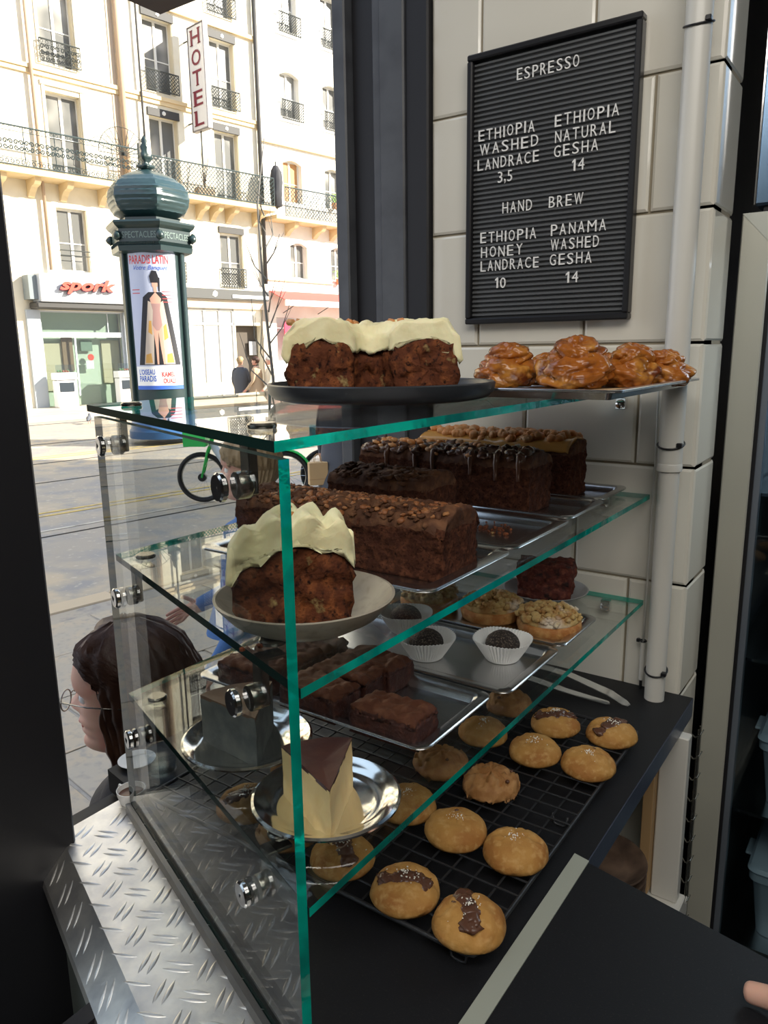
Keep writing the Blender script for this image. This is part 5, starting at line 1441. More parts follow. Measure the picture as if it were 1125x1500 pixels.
PR = mat('print_red', (.62, .06, .06), .5); PB = mat('print_blue', (.05, .14, .55), .5); PK = mat('print_black', (.02, .02, .025), .5); PS = mat('print_skin', (.62, .36, .27), .5); PO = mat('print_gold', (.60, .33, .08), .5)
H0 = PZ0; HH = PZ1-PZ0
z_ = lambda f: H0+HH*f        # 0 bottom ... 1 top
art('print', band(z_(.0)+.02, z_(.175), -.55, .50), PAPERW, .6745)
art('print', band(z_(.0)+.02, z_(.035), -.55, .50), PB, .676)
ptext('PARADIS LATIN', -.52, .32, z_(.895), z_(.955), PR, bold=.012)
ptext('Votre Banquet', -.42, .30, z_(.845), z_(.885), PB, shear=.4)
ptext("L'OISEAU", -.48, -.12, z_(.115), z_(.155), PB, bold=.02); ptext('PARADIS', -.48, -.10, z_(.065), z_(.108), PB, bold=.02)
ptext('KAMEL', .02, .30, z_(.098), z_(.135), PR, bold=.03); ptext('OUALI', .04, .30, z_(.05), z_(.088), PR, bold=.03)
for k in range(4): art('print', band(z_(.70)-k*.07, z_(.705)-k*.07, .14, .42), PR, .676)
for k in range(2): art('print', band(z_(.715)-k*.07, z_(.72)-k*.07, -.50, -.32), PR, .676)
cv = lambda L: [(s, z_(f)) for s, f in L]
art('print', [cv([(-.14, .70), (-.26, .665), (-.46, .185), (-.16, .185)]), cv([(-.14, .70), (-.16, .185), (.16, .185), (.12, .70)]), cv([(.12, .70), (.16, .185), (.46, .185), (.24, .665)])], PK, .6752)
art('print', [cv([(-.16, .64), (-.33, .19), (-.12, .19), (-.05, .62)]), cv([(.05, .62), (.12, .19), (.33, .19), (.15, .64)])], mat('print_lining', (.55, .46, .38), .5), .6758)
art('print', [cv([(-.31, .20), (-.15, .20), (-.17, .27), (-.28, .26)]), cv([(.15, .20), (.31, .20), (.27, .27), (.16, .26)]), cv([(-.20, .42), (-.12, .40), (-.12, .50), (-.17, .50)]), cv([(.12, .36), (.21, .38), (.18, .48), (.12, .46)])], PO, .6761)
art('print', [cv([(-.12, .655), (.0, .70), (.11, .655), (.07, .57), (-.07, .57)]), cv([(-.07, .57), (.07, .57), (.10, .47), (-.10, .47)]), cv([(-.10, .47), (.02, .47), (-.01, .30), (-.06, .30)]), cv([(-.06, .30), (-.01, .30), (-.02, .19), (-.055, .19)]),
              cv([(.0, .47), (.10, .47), (.10, .30), (.04, .30)]), cv([(.04, .30), (.10, .30), (.12, .19), (.075, .19)]), cv([(-.03, .70), (.04, .70), (.04, .735), (-.03, .735)]), cv([(-.055, .74), (.0, .725), (.06, .74), (.065, .80), (-.06, .80)])], PS, .6764)
art('print', [cv([(-.10, .62), (.09, .62), (.07, .57), (-.07, .57)]), cv([(-.07, .57), (.07, .57), (.10, .47), (-.10, .47)]), cv([(-.10, .47), (.10, .47), (.03, .43), (-.03, .43)])], mat('print_grey', (.40, .24, .22), .5), .6767)
art('print', [cv([(-.08, .765), (.08, .765), (.09, .80), (.05, .845), (-.04, .85), (-.10, .81)]), cv([(.06, .80), (.11, .80), (.10, .70), (.07, .71)])], PK, .677)
# entablature, dome
def hexring(rs, name, m, rot=R(-18.3), n=6, smooth=False, parent=None):
    V = []; F = []
    for r, z in rs:
        for k in range(n): a = rot+R(30)+2*PI*k/n; V.append((r*math.cos(a), r*math.sin(a), z))
    for i in range(len(rs)-1):
        for k in range(n): F.append((i*n+k, i*n+(k+1) % n, (i+1)*n+(k+1) % n, (i+1)*n+k))
    F.append(tuple(range(n-1, -1, -1))); F.append(tuple(range((len(rs)-1)*n, len(rs)*n)))
    return MB().add(V, F).build(name, m, parent or AC)
HR = R(-18.3)
hexring([(.74, zz(3.70-.15)), (.88, zz(3.74-.15)), (.90, zz(3.84-.15)), (.86, zz(3.88-.15)), (.86, zz(4.18-.15)), (.94, zz(4.24-.15)), (.98, zz(4.30-.15)), (.96, zz(4.34-.15)), (.70, zz(4.37-.15))], 'entablature', GREEN, HR)
mbd = MB()
for k in range(6):
    a0_, a1_ = HR+R(30)+k*PI/3, HR+R(90)+k*PI/3
    p0_ = Vector((.885*math.cos(a0_), .885*math.sin(a0_), 0)); p1_ = Vector((.885*math.cos(a1_), .885*math.sin(a1_), 0))
    for q in range(22): c_ = p0_.lerp(p1_, (q+.5)/22); mbd.box(c_.x-.014, c_.x+.014, c_.y-.014, c_.y+.014, zz(3.86-.15), zz(3.92-.15))
mbd.build('dentils', GREEN, AC, kind='stuff')
for k in range(6):
    a = HR+R(30)+k*PI/3; mb = MB(); blob(mb, (.90*math.cos(a), .90*math.sin(a), zz(4.04-.15)), (.085, .085, .10), .35, 3, 2, k); mb.build('lion_boss', GREEN, AC, smooth=True)
V, F = fit_text('SPECTACLES', -.36, .36, zz(3.99-.15), zz(4.12-.15), size=1, bold=.012)
LT = mat('gilt_letter', (.16, .22, .20), .4)
for k in (0, 1, 5):
    fa = HR+k*PI/3
    mb = MB(); nrm = Vector((math.cos(fa), math.sin(fa), 0)); tg = Vector((-math.sin(fa), math.cos(fa), 0))
    mb.add([nrm*.752+tg*v.x+Vector((0, 0, v.y)) for v in V], F); mb.build('lettering', LT, AC)
hexring([(.66, zz(4.36-.15)), (.66, zz(4.43-.15)), (.70, zz(4.45-.15)), (.56, zz(4.47-.15))], 'dome_base', GREEN, HR)
prof = [(.58, 4.46), (.76, 4.55), (.85, 4.70), (.88, 4.86), (.85, 5.0), (.75, 5.14), (.58, 5.27), (.36, 5.37), (.16, 5.43), (.07, 5.47)]
# each dome face with overlapping scales as relief
V = []; F = []; nf = 10; rot0 = HR+R(30); M_ = len(prof)
dense = []
for i in range(M_-1):
    for q in range(5): t_ = q/5; dense.append((prof[i][0]*(1-t_)+prof[i+1][0]*t_, prof[i][1]*(1-t_)+prof[i+1][1]*t_))
dense.append(prof[-1])
NN = 6*nf
for i, (r, z) in enumerate(dense):
    for k in range(NN):
        f_ = k // nf; s = (k % nf)/nf
        a0_ = rot0+f_*PI/3; p = Vector((math.cos(a0_), math.sin(a0_), 0)).lerp(Vector((math.cos(a0_+PI/3), math.sin(a0_+PI/3), 0)), s)*r
        bulge = 1+.06*math.sin(s*PI)
        sc__ = 1+(.040*abs(math.sin(s*PI*5+(i//3 % 2)*PI/2))*((i % 3)/2.0) if (.02 < s < .98 and i > 3) else (.02 if s == 0 else 0))
        V.append((p.x*bulge*sc__, p.y*bulge*sc__, zz(z-.15)))
for i in range(len(dense)-1):
    for k in range(NN): F.append((i*NN+k, i*NN+(k+1) % NN, (i+1)*NN+(k+1) % NN, (i+1)*NN+k))
MB().add(V, F).build('dome', DOME, AC, smooth='auto')
MB().lathe([(.07, zz(5.31)), (.17, zz(5.35)), (.17, zz(5.39)), (.07, zz(5.42)), (.06, zz(5.46)), (.12, zz(5.52)), (.13, zz(5.60)), (.07, zz(5.68)), (.09, zz(5.75)), (.05, zz(5.83)), (.055, zz(5.90)), (0, zz(6.0))], 14, fn=lambda r, z, a: r*(1+.25*math.sin(a*4+z*9))).build('finial', GREEN, AC, smooth=True)

# ------------------------------------------------------------------ bare street tree
t = thing('street_tree', 'thin bare young tree on the far pavement beside the drainpipe', 'tree', (-9.80, 10.42, GZ))
BARK = mat('bark', (.16, .15, .13), .8, bump=(30, .4))
MB().tube([(0, 0, 0), (.02, .02, 1.5), (-.05, -.05, 3.0), (-.35, .2, 4.6), (-.62, .75, 5.9)], [.032, .028, .024, .017, .007], 8).build('trunk', BARK, t, smooth=True)
rng = random.Random(5)
for k in range(13):
    z = 1.3+k*.28; a = rng.uniform(0, 6.28); L_ = rng.uniform(.6, 1.2)*(1-.04*k); x0_ = -.3*max(0, z-3)/3; y0_ = .3*max(0, z-3)/3
    P = [(x0_, y0_, z), (x0_+.35*L_*math.cos(a), y0_+.35*L_*math.sin(a), z+.35*L_), (x0_+.55*L_*math.cos(a+.3), y0_+.55*L_*math.sin(a+.3), z+1.0*L_)]
    br = MB().tube(P, [.016, .011, .004], 5).build('branch', BARK, t)
    P2 = [P[1], (P[1][0]+.2*math.cos(a+1), P[1][1]+.2*math.sin(a+1), P[1][2]+.35)]
    MB().tube(P2, [.008, .003], 4).build('twig', BARK, br)
# pigeon
t = thing('pigeon', 'small grey pigeon on the far pavement in front of the lettered shop', 'bird', (-19.75, 13.21, GZ+.01), 2.4)
mb = MB(); blob(mb, (0, 0, .15), (.15, .075, .075), .1, 2, 3, 1); blob(mb, (.13, 0, .25), (.045, .04, .042), .05, 2, 2, 2)
mb.tube([(.09, 0, .18), (.13, 0, .24)], [.055, .035], 8); mb.tube([(-.1, 0, .14), (-.27, 0, .11)], [.05, .03], 6)
mb.build('body', mat('pigeon_grey', (.10, .11, .13), .6), t, smooth=True)
for s in (-.03, .03): MB().tube([(0, s, .09), (0, s, 0), (.04, s, .0)], .008, 5).build('leg', mat('pigeon_leg', (.5, .2, .15), .6), t)
MB().tube([(.17, 0, .25), (.20, 0, .24)], [.012, .003], 5).build('beak', BLACKP, t)

# ------------------------------------------------------------------ hire bicycles
def bike(label, loc, rot, fcol, dark, text=None, main=(.62, .68, .74)):
    t = thing('hire_bicycle', label, 'bicycle', loc, rot)
    G = mat('bike_paint', fcol, .35); W_ = mat('bike_white', main, .35); K = mat('tyre', (.012, .012, .014), .6); 
    Rw = .315; WB = 1.12
    def wheel(x):
        e = bpy.data.objects.new('wheel', None); C.objects.link(e); e.parent = t; e.location = (x, 0, Rw+.03)
        MB().tube([((Rw)*math.cos(2*PI*k/40), 0, (Rw)*math.sin(2*PI*k/40)) for k in range(40)], .028, 8, closed=True).build('tyre', K, e, smooth=True)
        MB().tube([((Rw-.035)*math.cos(2*PI*k/32), 0, (Rw-.035)*math.sin(2*PI*k/32)) for k in range(32)], .010, 6, closed=True).build('rim', CLAMP, e, smooth=True)
        mb = MB()
        for k in range(16): a = 2*PI*k/16; mb.tube([(.04*math.cos(a+.6), 0, .04*math.sin(a+.6)), ((Rw-.04)*math.cos(a), 0, (Rw-.04)*math.sin(a))], .0018, 3, caps=False)
        mb.build('spokes', CHROME, e)
        MB().lathe([(0, -.04), (.055, -.04), (.06, 0), (.055, .04), (0, .04)], 20, mat=Matrix.Rotation(PI/2, 4, 'X')).build('hub', BLACKP, e, smooth='auto')
    wheel(0); wheel(WB); z0 = Rw+.03
    for s in (-.05, .05): MB().tube([(0, s, z0), (.10, s, z0+.36), (.13, s*.9, z0+.42)], [.014, .018, .02], 8).build('fork_leg', G, t, smooth=True)
    MB().tube([(.13, 0, z0+.40), (.20, 0, z0+.68)], .028, 10).build('head_tube', G, t, smooth=True)
    MB().tube([(.15, 0, z0+.46), (.30, 0, z0+.22), (.58, 0, z0+.02), (.62, 0, z0)], [.05, .055, .05, .045], 12).build('down_tube', W_, t, smooth=True)
    MB().tube([(.60, 0, z0), (.78, 0, z0+.42), (.80, 0, z0+.50)], [.035, .028, .02], 10).build('seat_tube', W_, t, smooth=True)
    MB().tube([(.62, 0, z0), (WB, 0, z0)], .02, 8).tube([(.74, 0, z0+.28), (WB, 0, z0)], .016, 8).build('rear_stay', BLACKP, t, smooth=True)
    # fenders
    for cx, a0_, a1_ in ((WB, .15, 2.6),):
        V = []; F = []; n_ = 16
        for i in range(n_+1):
            a = a0_+(a1_-a0_)*i/n_
            for r_, y_ in ((Rw+.035, -.05), (Rw+.06, 0), (Rw+.035, .05), (Rw+.028, 0)): V.append((cx+r_*math.cos(a), y_, z0+r_*math.sin(a)))
        for i in range(n_):
            for k in range(4): F.append((4*i+k, 4*i+(k+1) % 4, 4*i+4+(k+1) % 4, 4*i+4+k))
        MB().add(V, F).build('mudguard', G, t, smooth=True)
    mb = MB(); blob(mb, (.82, 0, z0+.54), (.14, .08, .035), .1, 2, 3, 1); mb.build('saddle', BLACKP, t, smooth=True)
    MB().tube([(.22, -.28, z0+.78), (.17, -.14, z0+.76), (.20, 0, z0+.70), (.17, .14, z0+.76), (.22, .28, z0+.78)], .014, 8).build('handlebar', BLACKP, t, smooth=True)
    # front basket
    MB().prism([(-.20, -.13), (.10, -.16), (.10, .16), (-.20, .13)], z0+.43, z0+.66).build('basket', G, t)
    MB().tube([(.62, -.06, z0), (.62, -.08, z0-.16)], .012, 6).build('crank', BLACKP, t); MB().bbox(.58, .66, -.16, -.08, z0-.18, z0-.16, .003).build('pedal', BLACKP, t)
    MB().tube([(.60, .06, z0), (.48, .16, .0)], .012, 6).build('kickstand', BLACKP, t)
    if text:
        V, F = fit_text(text, 0, .26, -.035, .035, size=1, bold=.01)
        d_ = (Vector((.58, 0, z0+.02))-Vector((.30, 0, z0+.22))).normalized(); u_ = Vector((-d_.z, 0, d_.x)) if False else Vector((d_.z*-1, 0, d_.x))
        o_ = Vector((.29, -.060, z0+.23))
        MB().add([o_+d_*v.x+u_*v.y for v in V], F).build('lettering', mat('bike_text', (.05, .35, .20), .5), t)
    return t
GRN = (.03, .55, .10); TUR = (.02, .50, .55)
bd = math.atan2(7.523-6.844, -6.817+7.785)
bike('green and white hire bicycle standing on the road beyond the glass', (-7.785, 6.844, GZ), bd, GRN, None, 'Lime')
bike('turquoise hire bicycle parked behind the green one', (-6.55, 7.95, GZ), bd+.12, TUR, None, None, (.10, .50, .60))
# ------------------------------------------------------------------ people
def skin_body(name, nodes, edges, mats, parent, root=0, sub=2, matfn=None):
    """nodes: [(x,y,z,r)]; grows one continuous surface"""
    me = bpy.data.meshes.new(name); me.from_pydata([n[:3] for n in nodes], edges, [])
    o = bpy.data.objects.new(name, me); C.objects.link(o)
    md = o.modifiers.new('s', 'SKIN')
    for v, n in zip(me.skin_vertices[0].data, nodes):
        r_ = n[3]; v.radius = (r_, n[4] if len(n) > 4 else r_); v.use_root = False
    me.skin_vertices[0].data[root].use_root = True
    sb = o.modifiers.new('b', 'SUBSURF'); sb.levels = sub; sb.render_levels = sub
    dg = bpy.context.evaluated_depsgraph_get()
    m2 = bpy.data.meshes.new_from_object(o.evaluated_get(dg))
    bpy.data.objects.remove(o); m2.name = name
    if not isinstance(mats, (list, tuple)): mats = [mats]
    m2.materials.clear()
    for m in mats: m2.materials.append(m)
    m2.polygons.foreach_set('use_smooth', [True]*len(m2.polygons))
    if matfn:
        for p in m2.polygons: p.material_index = matfn(p.center)
    o = bpy.data.objects.new(name, m2); C.objects.link(o); o.parent = parent
    return o
def interp(tab, z):
    for (a, b), (c, d) in zip(tab[:-1], tab[1:]):
        if z <= c: t = (z-a)/(c-a); t = max(0, min(1, t)); return b+(d-b)*t
    return tab[-1][1]
def smooth_tab(tab, z): return (interp(tab, z-.012)+interp(tab, z)+interp(tab, z+.012))/3
FRONT = [(0, .045), (.03, .078), (.07, .090), (.12, .089), (.165, .080), (.205, .090), (.235, .088), (.25, .083), (.27, .091), (.30, .092), (.335, .085), (.40, .086), (.47, .083), (.52, .084), (.57, .096), (.65, .098), (.78, .090), (.88, .070), (.95, .045), (1, .0)]
BACK = [(0, -.02), (.1, -.035), (.2, -.055), (.35, -.083), (.5, -.098), (.65, -.102), (.78, -.094), (.88, -.074), (.95, -.045), (1, 0)]
WID = [(0, .032), (.06, .046), (.15, .056), (.3, .064), (.45, .070), (.6, .075), (.72, .073), (.82, .063), (.9, .048), (.96, .030), (1, 0)]
NOSE = [(.30, 0), (.335, .018), (.365, .028), (.40, .025), (.46, .016), (.52, .008), (.57, .001), (.6, 0)]
HH_ = .232
def head_pt(z, a, k=1.0):
    f, b, w_ = smooth_tab(FRONT, z), smooth_tab(BACK, z), smooth_tab(WID, z)
    c, s = math.cos(a), math.sin(a)
    x = (f*abs(c)**.85 if c > 0 else b*abs(c)**.9); y = w_*(abs(s)**.85)*(1 if s > 0 else -1)
    if c > 0:
        n = smooth_tab(NOSE, z); wn_ = .009+.010*max(0, 1-abs(z-.36)/.08)
        x += n*math.exp(-(y/wn_)**2)
        for sy in (-1, 1): x -= .011*math.exp(-((y-sy*.031)/.015)**2-((z-.49)/.045)**2)
        if abs(y) < .03: x += -.004*math.exp(-((z-.245)/.012)**2)
    return Vector((x*k, y*k, z*HH_))
def head(parent, loc, rz, hair, style, glasses=False, tilt=0, name='head'):
    hd = bpy.data.objects.new(name, None); C.objects.link(hd); hd.parent = parent; hd.location = loc; hd.rotation_euler = (0, tilt, rz)
    N, M_ = 72, 60; V = []; F = []
    for i in range(M_+1):
        z = i/M_
        for k in range(N): V.append(head_pt(z, 2*PI*k/N))
    for i in range(M_):
        for k in range(N): F.append((i*N+k, i*N+(k+1) % N, (i+1)*N+(k+1) % N, (i+1)*N+k))
    F.append(tuple(range(N-1, -1, -1)))
    mb = MB(); mb.add(V, F); MB_ = mb.build('face', [SKIN], hd, smooth=True)
    LIP = mat('lips', (.50, .17, .15), .4)
    for z, w_ in ((.232, .018), (.272, .019)):
        P = [head_pt(z, a_)+Vector((.0010, 0, 0)) for a_ in [R(-20+5*q) for q in range(9)]]
        MB().tube(P, [.0012, .0028, .0036, .004, .0038, .004, .0036, .0028, .0012], 8).build('lip', LIP, hd, smooth=True)
    for sy in (-1, 1):
        mb = MB(); blob(mb, (.0685, sy*.031, .49*HH_), .0125, 0, 1, 3); mb.build('eye', PAPERW, hd, smooth=True)
        mb = MB(); blob(mb, (.0775, sy*.031, .49*HH_), .0052, 0, 1, 2); mb.build('iris', mat('iris', (.05, .03, .02), .2), hd, smooth=True)
        MB().tube([(.083, sy*(.016+.009*q), (.565+.012*math.sin(q*.9))*HH_) for q in range(4)], [.002, .0032, .003, .0012], 6).build('eyebrow', hair, hd, smooth=True)
        MB().tube([(.070, sy*(.030+.015*math.cos(a_)), .49*HH_+.0085+.004*math.sin(a_)) for a_ in [R(q*30) for q in range(7)]], .0032, 6).build('eyelid', SKIN, hd, smooth=True)
        mb = MB()
        P = [(-.012+.020*math.cos(a_)*.75, sy*(.074+.006), .46*HH_+.030*math.sin(a_)) for a_ in [R(q*24) for q in range(15)]]
        mb.tube(P, .0045, 8, closed=True); blob(mb, (-.008, sy*.073, .45*HH_), (.012, .005, .024), .1, 2, 2, 1)
        if style != 'long': mb.build('ear', SKIN, hd, smooth=True)
    # hair shell
    V = []; F = []; N, M_ = 90, 46
    zmin = {'long': -.25, 'short': .22, 'bald': .3}[style]
    for i in range(M_+1):
        z = zmin+(1.0-zmin)*i/M_
        if style == 'long': a0 = R(74) if z < .62 else R(74)-R(71)*min(1, (z-.62)/.25)**1.6
        else: a0 = R(100) if z < .5 else R(100)-R(98)*min(1, (z-.5)/.26)**.9
        for k in range(N+1):
            a = a0+(2*PI-2*a0)*k/N
            zz_ = min(max(z, .0), 1.0)
            if z < .35 and style == 'long':
                p = head_pt(.35, a); p.z = z*HH_; p.x = p.x*(1.0-.25*(.35-z))-.02*(.35-z)
                k_ = 1.10
            else: p = head_pt(zz_, a); k_ = 1.0
            d_ = Vector((p.x, p.y*1.15, 0)); d_ = d_.normalized() if d_.length > 1e-6 else Vector((0, 0, 0))
            ed_ = min(abs(a-a0), abs(2*PI-a0-a)); th = (.020 if style == 'long' else .016)*min(1, .12+ed_/.9)
            st = .0035*math.sin(a*41+3*fbm(Vector((a*2, z*3, 1))))+.006*fbm(Vector((a*5, z*4, 2)))
            q = p+d_*(th+st)+Vector((0, 0, (th*.9+st*.6)*max(0, (z-.6)/.4)))
            if style == 'long' and math.cos(a) < -.1 and z < .8: q.x -= .022*math.sin(min(1, (z+.25)/1.0)*PI)
            V.append(q)
    for i in range(M_):
        for k in range(N): a = i*(N+1)+k; F.append((a, a+1, a+N+2, a+N+1))
    o = MB().add(V, F).build('hair', hair, hd, smooth=True)
    sm = o.modifiers.new('thick', 'SOLIDIFY'); sm.thickness = .012; sm.offset = -1
    if glasses:
        g = MB()
        for sy in (-1, 1):
            g.tube([(.104-.010*abs(math.cos(a_)*0), sy*.033+.022*math.cos(a_), .475*HH_+.018*math.sin(a_)) for a_ in [2*PI*q/24 for q in range(24)]], .0013, 6, closed=True)
            g.tube([(.104, sy*.055, .50*HH_), (.05, sy*.076, .50*HH_), (-.01, sy*.080, .49*HH_)], .0013, 6)
        g.tube([(.104, -.011, .49*HH_), (.104, .011, .49*HH_)], .0013, 6)
        g.build('glasses', CLAMP, hd, smooth=True)
    return hd

def hand_nodes(nodes, edges, wrist, dirv, side, palmn, L=.18, curl=.35, r=.0085, parent_idx=None, thumb=True):
    """append a hand; wrist index given. dirv: pointing direction, side: towards thumb, palmn: palm normal"""
    dirv = Vector(dirv).normalized(); side = Vector(side).normalized(); palmn = Vector(palmn).normalized(); W = Vector(nodes[wrist][:3])
    pc = W+dirv*L*.25; nodes.append((*pc, .022, .013)); ip = len(nodes)-1; edges.append((wrist, ip))
    for k, (off, ln) in enumerate(((.030, .92), (.010, 1.0), (-.010, .94), (-.029, .76))):
        p = W+dirv*L*.50+side*off; nodes.append((*p, r*1.15)); a = len(nodes)-1; edges.append((ip, a)); d = dirv.copy(); q = p
        for sgl, fr_ in ((.22, 1), (.15, .92), (.11, .8)):
            d = (d+palmn*curl).normalized(); q = q+d*L*sgl*ln; nodes.append((*q, r*fr_)); edges.append((a, len(nodes)-1)); a = len(nodes)-1
    if thumb:
        p = W+dirv*L*.16+side*.030; nodes.append((*p, r*1.3)); a = len(nodes)-1; edges.append((ip, a)); q = p; d = (dirv*.7+side*.75+palmn*.2).normalized()
        for sgl in (.20, .16): q = q+d*L*sgl; nodes.append((*q, r*1.1)); edges.append((a, len(nodes)-1)); a = len(nodes)-1; d = (d+dirv*.4).normalized()

def person(name, label, loc, rot, H, top, legs, hair, style='short', pose='walk', coat=.48, arms=((.10, -.1), (.10, .1)), shoe=BLACKC, headk=True, headrot=0, glasses=False, bend=0, group=None, parts=True, armmat=None):
    """faces local +x; coat = hem height as share of stature"""
    t = thing(name, label, 'person', loc, rot, group)
    s = H/1.75
    nd = [(0, 0, .97, .135, .11), (.0, 0, 1.12, .125, .10), (.01, 0, 1.30, .15, .105), (.005, 0, 1.42, .10, .085), (.012, 0, 1.50, .052)]
    ed = [(0, 1), (1, 2), (2, 3), (3, 4)]
    st = .16 if pose == 'walk' else .02
    for sy, dx in ((-1, st), (1, -st)):
        i = len(nd); nd += [(0, sy*.09, .90, .088), (dx*.55+.02, sy*.095, .50, .060), (dx*1.1-.02, sy*.10, .09, .040), (dx*1.1+.09, sy*.105, .045, .036), (dx*1.1+.15, sy*.105, .035, .028)]
        ed += [(0, i), (i, i+1), (i+1, i+2), (i+2, i+3), (i+3, i+4)]
    hands = []
    for (sy, arm) in ((-1, arms[0]), (1, arms[1])):
        i = len(nd); nd += [(0, sy*.17, 1.40, .058), arm[0] if isinstance(arm[0], tuple) else (-.03+arm[0]*.5, sy*.225, 1.13, .043), arm[1] if isinstance(arm[0], tuple) else (.06+arm[1], sy*.235, .90, .032)]
        ed += [(3, i), (i, i+1), (i+1, i+2)]
        a, b = Vector(nd[i+1][:3]), Vector(nd[i+2][:3]); d_ = (b-a).normalized()
        k0 = len(nd); hand_nodes(nd, ed, i+2, d_, Vector((1, 0, 0)) if abs(d_.x) < .7 else Vector((0, 0, 1)), Vector((0, -sy, 0)), .17, .22)
        hands.append((i+2, b))
    nd = [tuple([q*s for q in n[:3]])+tuple(x*s for x in n[3:]) for n in nd]
    wr = [(b*s) for _, b in hands]
    def mf(c):
        for b in wr:
            if (c-b).length < .20*s and c.z < b.z+.30 and ((c-b).length > .012):
                # beyond the wrist only
                pass
        for (ix, b), q in zip(hands, wr):
            e_ = Vector(nd[ix-1][:3]); dd = (q-e_).normalized()
            if (c-q).dot(dd) > .0 and (c-q).length < .22*s and abs((c-q).dot(dd)) > .004: return 2
        if c.z > 1.47*s: return 2
        if c.z < .075*s: return 3
        if c.z < .93*s and abs(c.y) < .17*s: return 1
        return 0
    skin_body('body', nd, ed, [top, legs, SKIN, shoe], t, matfn=mf)
    if coat:
        z0_ = coat*H; V = []; F = []; N = 32; M_ = 12
        for i in range(M_+1):
            f_ = i/M_; z = z0_+(1.46*s-z0_)*f_
            flare = 1.0 if coat < .5 else .80
            rx = interp([(0, (.19+st*.5)*flare), (.5, .145), (.75, .145), (.92, .125), (1, .06)], f_)*s; ry = interp([(0, .22*flare), (.5, .185), (.75, .21), (.92, .19), (1, .07)], f_)*s
            for k in range(N):
                a = 2*PI*k/N; w_ = 1+.05*math.sin(a*5+f_*3)*(1-f_)
                V.append((rx*math.cos(a)*w_, ry*math.sin(a)*w_, z))
        for i in range(M_):
            for k in range(N): F.append((i*N+k, i*N+(k+1) % N, (i+1)*N+(k+1) % N, (i+1)*N+k))
        F.append(tuple(range(N-1, -1, -1))); F.append(tuple(range(M_*N, (M_+1)*N)))
        MB().add(V, F).build('coat', top, t, smooth='auto')
    head(t, (.02*s, 0, (1.75-.232)*s-.0), headrot, hair, style, glasses)
    return t
HR_ = math.atan2(-rv.y, -rv.x)      # facing left as seen through the window
# the woman just outside the window: head centre about (-1.08, .76, .89)
W_top = .945
GW = GP
# the near pavement is lower than the shop floor, so she stands on it with her head below the counter line
person('person', 'woman with dark hair and thin glasses walking past close outside the window, face turned left', (-1.100, .785, GP), HR_, W_top-GP+.015, BLACKC, BLACKC, HAIRB, 'long', coat=.45, glasses=True, pose='stand')
person('person', 'fair haired man in a blue denim jacket passing behind the glass case', (-1.885, 1.895, GP), HR_, 1.165-GP+.02, JEAN, GREYC, HAIRBL, 'short', coat=.56,
       arms=(((.06, -.23, 1.13, .05), (.30, -.20, 1.02, .036)), (.1, .1)))
w3 = person('person', 'person in a long dark grey coat carrying a brown paper bag beyond the case', (-5.05, 6.35, GZ), math.atan2(-5.0+6, 1)+1.0, 1.76, GREYC, BLACKC, HAIRB, 'short', coat=.30, arms=((.1, .1), (.08, .0)))
bg_ = thing('paper_bag', 'brown paper carrier bag held by the person in the grey coat', 'bag', (-5.12, 6.09, GZ+.60), .9)
mb = MB(); mb.bbox(-.10, .10, -.05, .05, 0, .24, .004); mb.build('bag', KRAFT, bg_)
MB().bbox(-.101, .101, -.051, .051, .06, .066, .0005).build('fold', mat('kraft_dark', (.42, .27, .13), .85), bg_)
for s in (-.03, .03): MB().tube([(-.04, s, .235), (-.03, s, .30), (.0, s*.5, .33), (.03, s, .30), (.04, s, .235)], .003, 5).build('handle', KRAFT, bg_, smooth=True)
FZ_ = FP
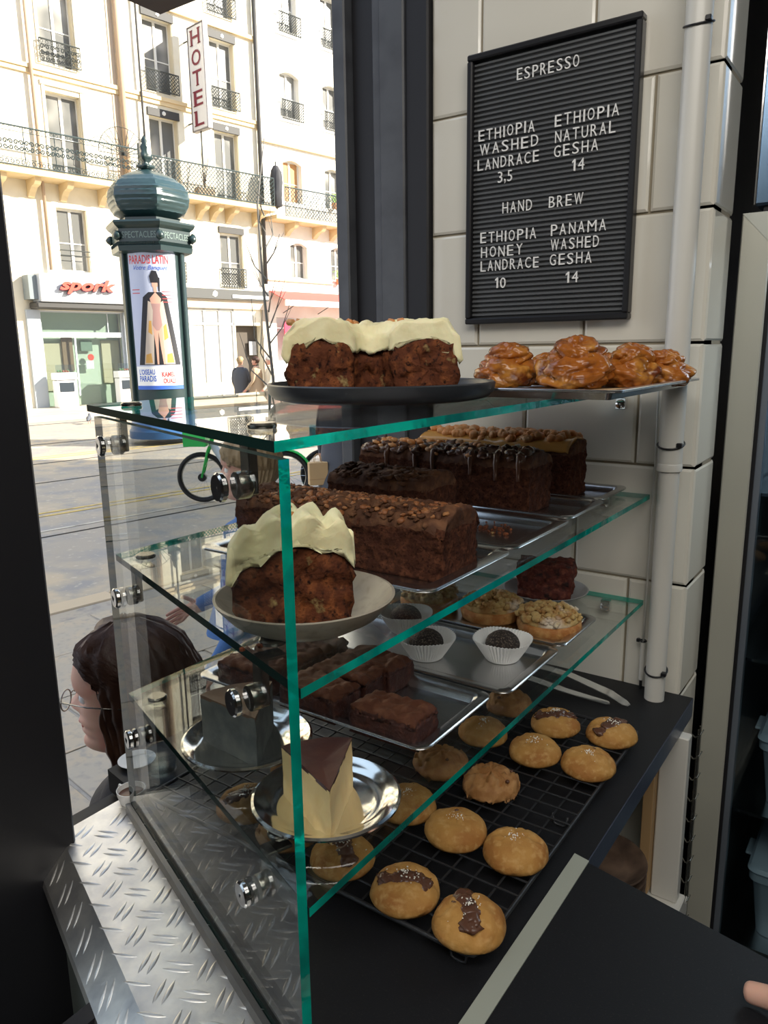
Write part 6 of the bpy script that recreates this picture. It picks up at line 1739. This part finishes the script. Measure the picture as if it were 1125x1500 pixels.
pf = [(-15.60, 15.33, 2.0, GREYC, BLACKC, HAIRBL, .18, 'person in a long grey coat standing at the left of the three far passers-by'),
      (-15.16, 15.52, 3.6, TANC, JEAN, HAIRB, .45, 'brown haired person in tan by the dark doorway, middle of the three far passers-by'),
      (-14.82, 15.72, 4.0, mat('cream_cloth', (.70, .62, .48), .8), BLACKC, mat('hair_white', (.70, .66, .60), .6), .45, 'pale haired person in a cream jacket, right of the three far passers-by')]
for x, y, rz_, tp, lg, hr, ct_, lab in pf:
    person('person', lab, (x, y, GZ), rz_, 1.88, tp, lg, hr, 'short', coat=ct_, pose='stand', arms=((.1, .16), (.1, .16)))

# ------------------------------------------------------------------ the hand at the right bottom corner
t = thing('person', 'bare hand of someone off to the right resting on the black counter leaf', 'person', (0, 0, 0))
nd = [(.30, .47, 1.02, .036), (.175, .545, .955, .030), (.090, .585, .930, .024)]; ed = [(0, 1), (1, 2)]
zt_ = ZC+.002
nd.append((.045, .600, .928, .026, .016)); ed.append((2, 3)); ip = 3
# fingers: roots on the palm front, unequal lengths, bending down to the counter; tips towards -x
def fing(root, pts, r):
    nd.append((*root, r*1.1)); ed.append((ip, len(nd)-1)); a = len(nd)-1
    for k, p in enumerate(pts): nd.append((*p, r*(1-.08*(k+1)))); ed.append((a, len(nd)-1)); a = len(nd)-1
fing((.010, .630, .931), [(-.022, .648, .930), (-.048, .657, .921), (-.070, .657, .9170)], .0130)
fing((.010, .606, .932), [(-.018, .606, .932), (-.036, .604, .922), (-.046, .603, .9135)], .0095)
fing((.014, .584, .930), [(-.008, .580, .930), (-.026, .577, .921), (-.034, .575, .9130)], .009)
fing((.012, .568, .926), [(-.012, .566, .925), (-.028, .566, .918), (-.038, .566, .9125)], .008)
fing((.060, .630, .925), [(.035, .655, .920), (.012, .672, .915)], .0105)
skin_body('hand', nd, ed, SKIN, t, sub=2)
for x, y, z in ((-.0680, .6612, .9185), (-.0480, .6035, .9185)):
    mb = MB(); blob(mb, (x+.006, y, z+.003), (.0065, .0052, .0016), 0, 1, 2); mb.build('nail', mat('nail', (.75, .45, .38), .25), t, smooth=True)
MB().tube([(.60, .30, 1.14), (.30, .47, 1.02), (.21, .525, .975)], [.055, .048, .043], 14).build('sleeve', BLACKC, t, smooth=True)
